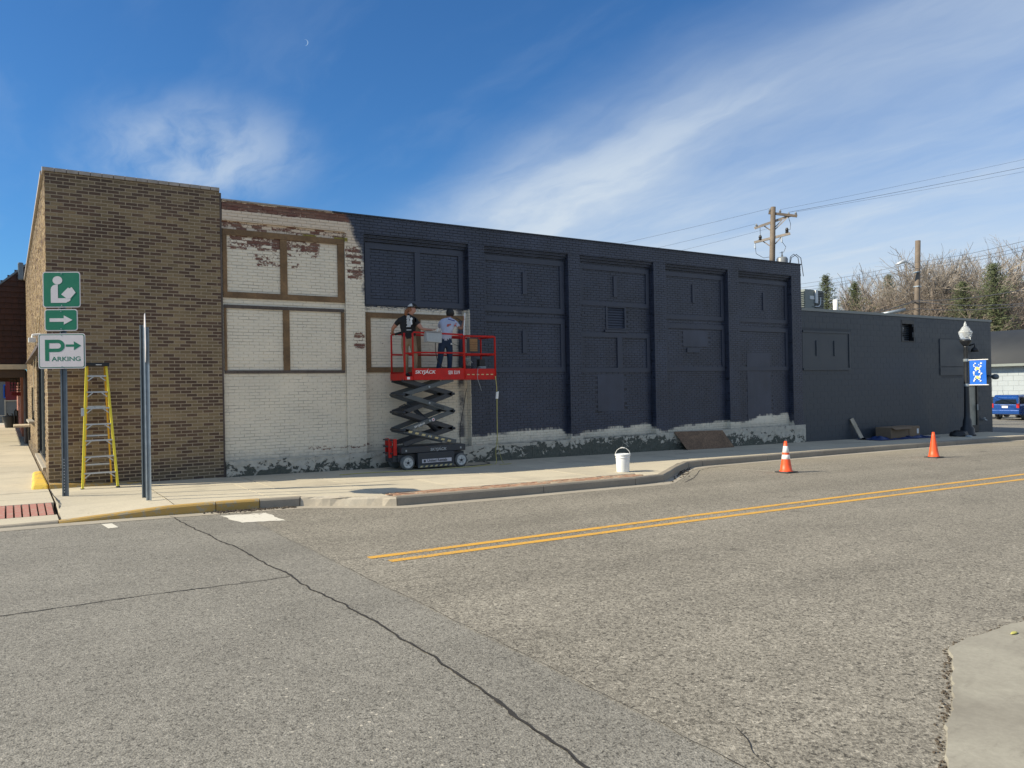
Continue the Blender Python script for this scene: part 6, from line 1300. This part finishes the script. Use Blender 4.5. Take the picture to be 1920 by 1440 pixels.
def add_fingers(J, RAD, E, zones, side, dirn, spread, mi):
    d = Vector(dirn).normalized(); s_ = Vector(spread).normalized(); pm = Vector(J['pm_' + side]); dn = d.cross(s_).normalized()
    for k_, (o, ln) in enumerate(((-.030, .065), (-.010, .075), (.010, .070), (.030, .055))):
        a = pm + s_ * o + d * .025; b = a + d * ln * .55 + dn * .006; c = b + d * ln * .40 + dn * .022
        for n_, p, r in ((f'f{k_}a_{side}', a, .010), (f'f{k_}b_{side}', b, .009), (f'f{k_}c_{side}', c, .007)): J[n_] = tuple(p); RAD[n_] = r
        for e in (('pm_' + side, f'f{k_}a_{side}'), (f'f{k_}a_{side}', f'f{k_}b_{side}'), (f'f{k_}b_{side}', f'f{k_}c_{side}')): E.append(e); zones[e] = mi
    a = pm - s_ * .035 - d * .005; b = a - s_ * .02 + d * .035
    J['t0_' + side] = tuple(a); J['t1_' + side] = tuple(b); RAD['t0_' + side] = .011; RAD['t1_' + side] = .009
    for e in (('pm_' + side, 't0_' + side), ('t0_' + side, 't1_' + side)): E.append(e); zones[e] = mi
def body_zones(E, shirt, skin, pants, boot):
    z = {}
    for a, b in E:
        n_ = {a, b}
        if n_ & {'an_l', 'an_r'} and n_ & {'toe_l', 'toe_r'}: z[(a, b)] = boot
        elif n_ & {'hip_l', 'hip_r', 'kn_l', 'kn_r'}: z[(a, b)] = pants
        elif n_ & {'neck', 'jaw', 'head', 'crown', 'nose'} and 'chest' not in n_: z[(a, b)] = skin
        elif n_ & {'el_l', 'wr_l', 'pm_l', 'el_r', 'wr_r', 'pm_r'}: z[(a, b)] = skin
        else: z[(a, b)] = shirt
    return z
D0 = PZ + .06
J = dict(pelvis=(7.79, 16.27, 2.93), belly=(7.775, 16.26, 3.08), chest=(7.745, 16.23, 3.30), neck=(7.79, 16.21, 3.475), jaw=(7.835, 16.195, 3.535), head=(7.855, 16.19, 3.615), crown=(7.85, 16.19, 3.66), nose=(7.935, 16.165, 3.575),
         sh_l=(7.60, 16.34, 3.36), slv_l=(7.545, 16.42, 3.27), el_l=(7.50, 16.50, 3.18), wr_l=(7.54, 16.62, 3.10), pm_l=(7.56, 16.66, 3.085),
         sh_r=(7.87, 16.10, 3.35), slv_r=(7.925, 16.03, 3.24), el_r=(7.985, 15.98, 3.14), wr_r=(8.14, 15.93, 3.12), pm_r=(8.20, 15.92, 3.12),
         hip_l=(7.70, 16.32, 2.84), kn_l=(7.72, 16.30, 2.47), an_l=(7.74, 16.34, 2.12), toe_l=(7.82, 16.28, D0 + .03), hip_r=(7.87, 16.22, 2.84), kn_r=(7.89, 16.16, 2.47), an_r=(7.88, 16.20, 2.12), toe_r=(7.98, 16.14, D0 + .03))
E = list(EB); RADP = dict(RB_); Z = body_zones(E, 0, 1, 2, 3); Z[('chest', 'neck')] = 0
add_fingers(J, RADP, E, Z, 'r', (1, -.1, -.1), (0, 1, .1), 1); add_fingers(J, RADP, E, Z, 'l', (.3, .6, -.3), (1, -.3, 0), 1)
P1 = person('worker in black t-shirt, tan trousers and white-backed cap at the lift controls', J, RADP, E, Z, ['shirt_black', 'skin_tone', 'pants_tan', 'boot_dark'])
def blob(name, mat, parent, c, s, rotz=0, seed=0, cutz=None, amp=.08, sub=3, tilt=0):
    bm = bmesh.new(); bmesh.ops.create_icosphere(bm, subdivisions=sub, radius=1)
    if cutz is not None: bmesh.ops.delete(bm, geom=[v_ for v_ in bm.verts if v_.co.z < cutz], context='VERTS')
    for v_ in bm.verts:
        n_ = 1 + amp * noise.noise(v_.co * 3 + Vector((seed, 0, 0))); v_.co = Vector((v_.co.x * s[0], v_.co.y * s[1], v_.co.z * s[2])) * n_
    M = Matrix.Translation(Vector(c) - ROOT[parent.name]) @ Matrix.Rotation(rotz, 4, 'Z') @ Matrix.Rotation(tilt, 4, 'Y'); bmesh.ops.transform(bm, matrix=M, verts=bm.verts)
    me = bpy.data.meshes.new(name); bm.to_mesh(me); bm.free(); me.materials.append(MAT[mat])
    for p in me.polygons: p.use_smooth = True
    o = bpy.data.objects.new(name, me); COL.objects.link(o); o.parent = parent; ROOT[o.name] = ROOT[parent.name]; return o
ra = R(-18); hc = Vector((7.852, 16.19, 3.635))
cap = blob('cap', 'cap_white', P1, hc, (.112, .104, .105), ra, 1, 0.02, .02)
fdir = Vector((math.cos(ra), math.sin(ra), 0)); sdir = Vector((-fdir.y, fdir.x, 0))
blob('cap_front', 'shirt_black', P1, hc + fdir * .018 + Vector((0, 0, .002)), (.103, .106, .108), ra, 1, 0.03, .02)
mb = MB(); bp = []
for k_ in range(11):
    a = R(-75 + 15 * k_); bp.append(hc + fdir * (.08 + .115 * math.cos(a)) + sdir * (.085 * math.sin(a)) + Vector((0, 0, .008 - .025 * math.cos(a))))
base_l = [hc + fdir * .07 + sdir * .08 * s_ + Vector((0, 0, .01)) for s_ in (1, -1)]
top = bp + base_l; b0 = len(mb.v); mb.v += [tuple(p) for p in top] + [tuple(p + Vector((0, 0, .010))) for p in top]; n_ = len(top)
mb.face(tuple(reversed(range(n_)))); mb.face(tuple(range(n_, 2 * n_)))
for i in range(n_): j = (i + 1) % n_; mb.face((i, j, n_ + j, n_ + i))
mb.build('cap_peak', 'shirt_black', P1)
blob('hair', 'hair_red', P1, hc + Vector((-.055, .015, -.055)), (.075, .085, .075), ra, 3, None, .25)
mb = MB(); mb.smooth = True; mb.tube([hc + Vector((-.085, .01, -.03)), hc + Vector((-.15, .0, -.07)), hc + Vector((-.17, 0, -.14)), hc + Vector((-.14, -.01, -.20))], [.035, .045, .04, .012], 8); mb.build('ponytail', 'hair_red', P1)
mb = MB(); bk = Vector((7.69, 16.115, 0)); ud = Vector((.83, -.38, 0)).normalized(); rr = random.Random(3)
for k_ in range(11):
    z = 3.43 - k_ * .024; w_ = rr.uniform(.05, .12); o0 = rr.uniform(0, .02); mb.prism([(0, 0), (w_, 0), (w_, .015), (0, .015)], (7.665 + o0, 16.128 - .2 * abs(k_ - 4) * .0 - o0 * .4, z), ud, (0, 0, 1), .004)
mb.prism([(.10, -.05), (.135, -.03), (.125, .06), (.15, .09), (.12, .13), (.08, .10)], (7.665, 16.122, 3.28), ud, (0, 0, 1), .004); mb.prism([(0, 0), (.11, 0), (.11, .012), (0, .012)], (7.675, 16.145, 3.115), ud, (0, 0, 1), .004)
mb.build('shirt_print', 'white_print', P1)
mb = MB(); mb.hexa([(7.56, 16.55, 3.02), (7.68, 16.36, 3.06), (7.70, 16.38, 3.06), (7.60, 16.60, 3.02), (7.56, 16.55, 3.07), (7.68, 16.36, 3.12), (7.70, 16.38, 3.12), (7.60, 16.60, 3.07)]); 
tag(mb.build('rag', 'shirt_black', bevel=.015), 'dark cloth lying over the left corner of the lift rail', 'cloth')
J = dict(pelvis=(8.74, 16.28, 2.90), belly=(8.76, 16.28, 3.04), chest=(8.835, 16.30, 3.27), neck=(8.895, 16.34, 3.43), jaw=(8.935, 16.37, 3.485), head=(8.945, 16.38, 3.56), crown=(8.945, 16.38, 3.60), nose=(9.00, 16.45, 3.53),
         sh_l=(8.69, 16.36, 3.35), slv_l=(8.70, 16.46, 3.26), el_l=(8.80, 16.56, 3.20), wr_l=(8.98, 16.60, 3.30), pm_l=(9.03, 16.61, 3.33),
         sh_r=(8.975, 16.20, 3.33), slv_r=(9.04, 16.15, 3.24), el_r=(9.10, 16.12, 3.17), wr_r=(9.13, 16.06, 3.34), pm_r=(9.135, 16.05, 3.40),
         hip_l=(8.655, 16.30, 2.80), kn_l=(8.61, 16.30, 2.45), an_l=(8.54, 16.34, 2.12), toe_l=(8.56, 16.46, D0 + .03), hip_r=(8.83, 16.25, 2.80), kn_r=(8.84, 16.25, 2.45), an_r=(8.83, 16.28, 2.12), toe_r=(8.87, 16.40, D0 + .03))
E = list(EB); RADP = dict(RB_); Z = body_zones(E, 0, 1, 2, 3); Z[('chest', 'neck')] = 0
add_fingers(J, RADP, E, Z, 'r', (0, 0, 1), (.6, .8, 0), 1); add_fingers(J, RADP, E, Z, 'l', (.8, .2, .3), (0, .3, 1), 1)
P2 = person('worker in lavender t-shirt and blue jeans with short black hair, back to the camera', J, RADP, E, Z, ['shirt_lavender', 'skin_tan', 'jeans', 'boot_dark'])
blob('hair', 'hair_black', P2, (8.925, 16.352, 3.575), (.098, .098, .112), R(50), 5, None, .14)
ud = Vector((.90, -.30, -.28)).normalized(); vd = Vector((.25, -.05, .95)).normalized()
MB().prism([(0, 0), (.17, 0), (.17, .02), (0, .02)], (8.76, 16.165, 3.40), ud, vd, .004).build('shirt_lettering', 'blue_print', P2)
mb = MB()
for (a, b, r_) in ((.0, 0, .035), (.045, .02, .022), (.17, .0, .026), (.18, .05, .015)): mb.prism([(a + r_ * math.cos(t) * (1 + .3 * math.cos(3 * t)), b + r_ * math.sin(t)) for t in [k_ * .7 for k_ in range(9)]], (8.76, 16.163, 3.26), Vector((.95, -.25, 0)), vd, .004)
mb.build('shirt_motif', 'red_print', P2)
mb = MB(); mb.box(8.80, 8.84, 16.115, 16.125, 2.80, 2.84); mb.build('pocket_tag', 'white_print', P2)

# ============ day moon
d0 = (CF * 1457.18 + CR * (572 - 960) - CU * (80 - 720)).normalized(); mp = Vector((0, 0, 1.75)) + d0 * 900
mx = CR.copy(); my = CU.copy(); pts = []
for k_ in range(13): a = R(100 - 190 * k_ / 12); pts.append((3.3 * math.cos(a), 3.3 * math.sin(a)))
for k_ in range(13): a = R(-90 + 190 * k_ / 12); pts.append((2.6 * math.cos(a) - .1, 3.25 * math.sin(a)))
mb = MB(); mb.prism(list(reversed(pts)), mp, mx, my, .2); tag(mb.build('moon', 'moonlight'), 'thin pale crescent moon high in the blue sky on the left', 'moon')
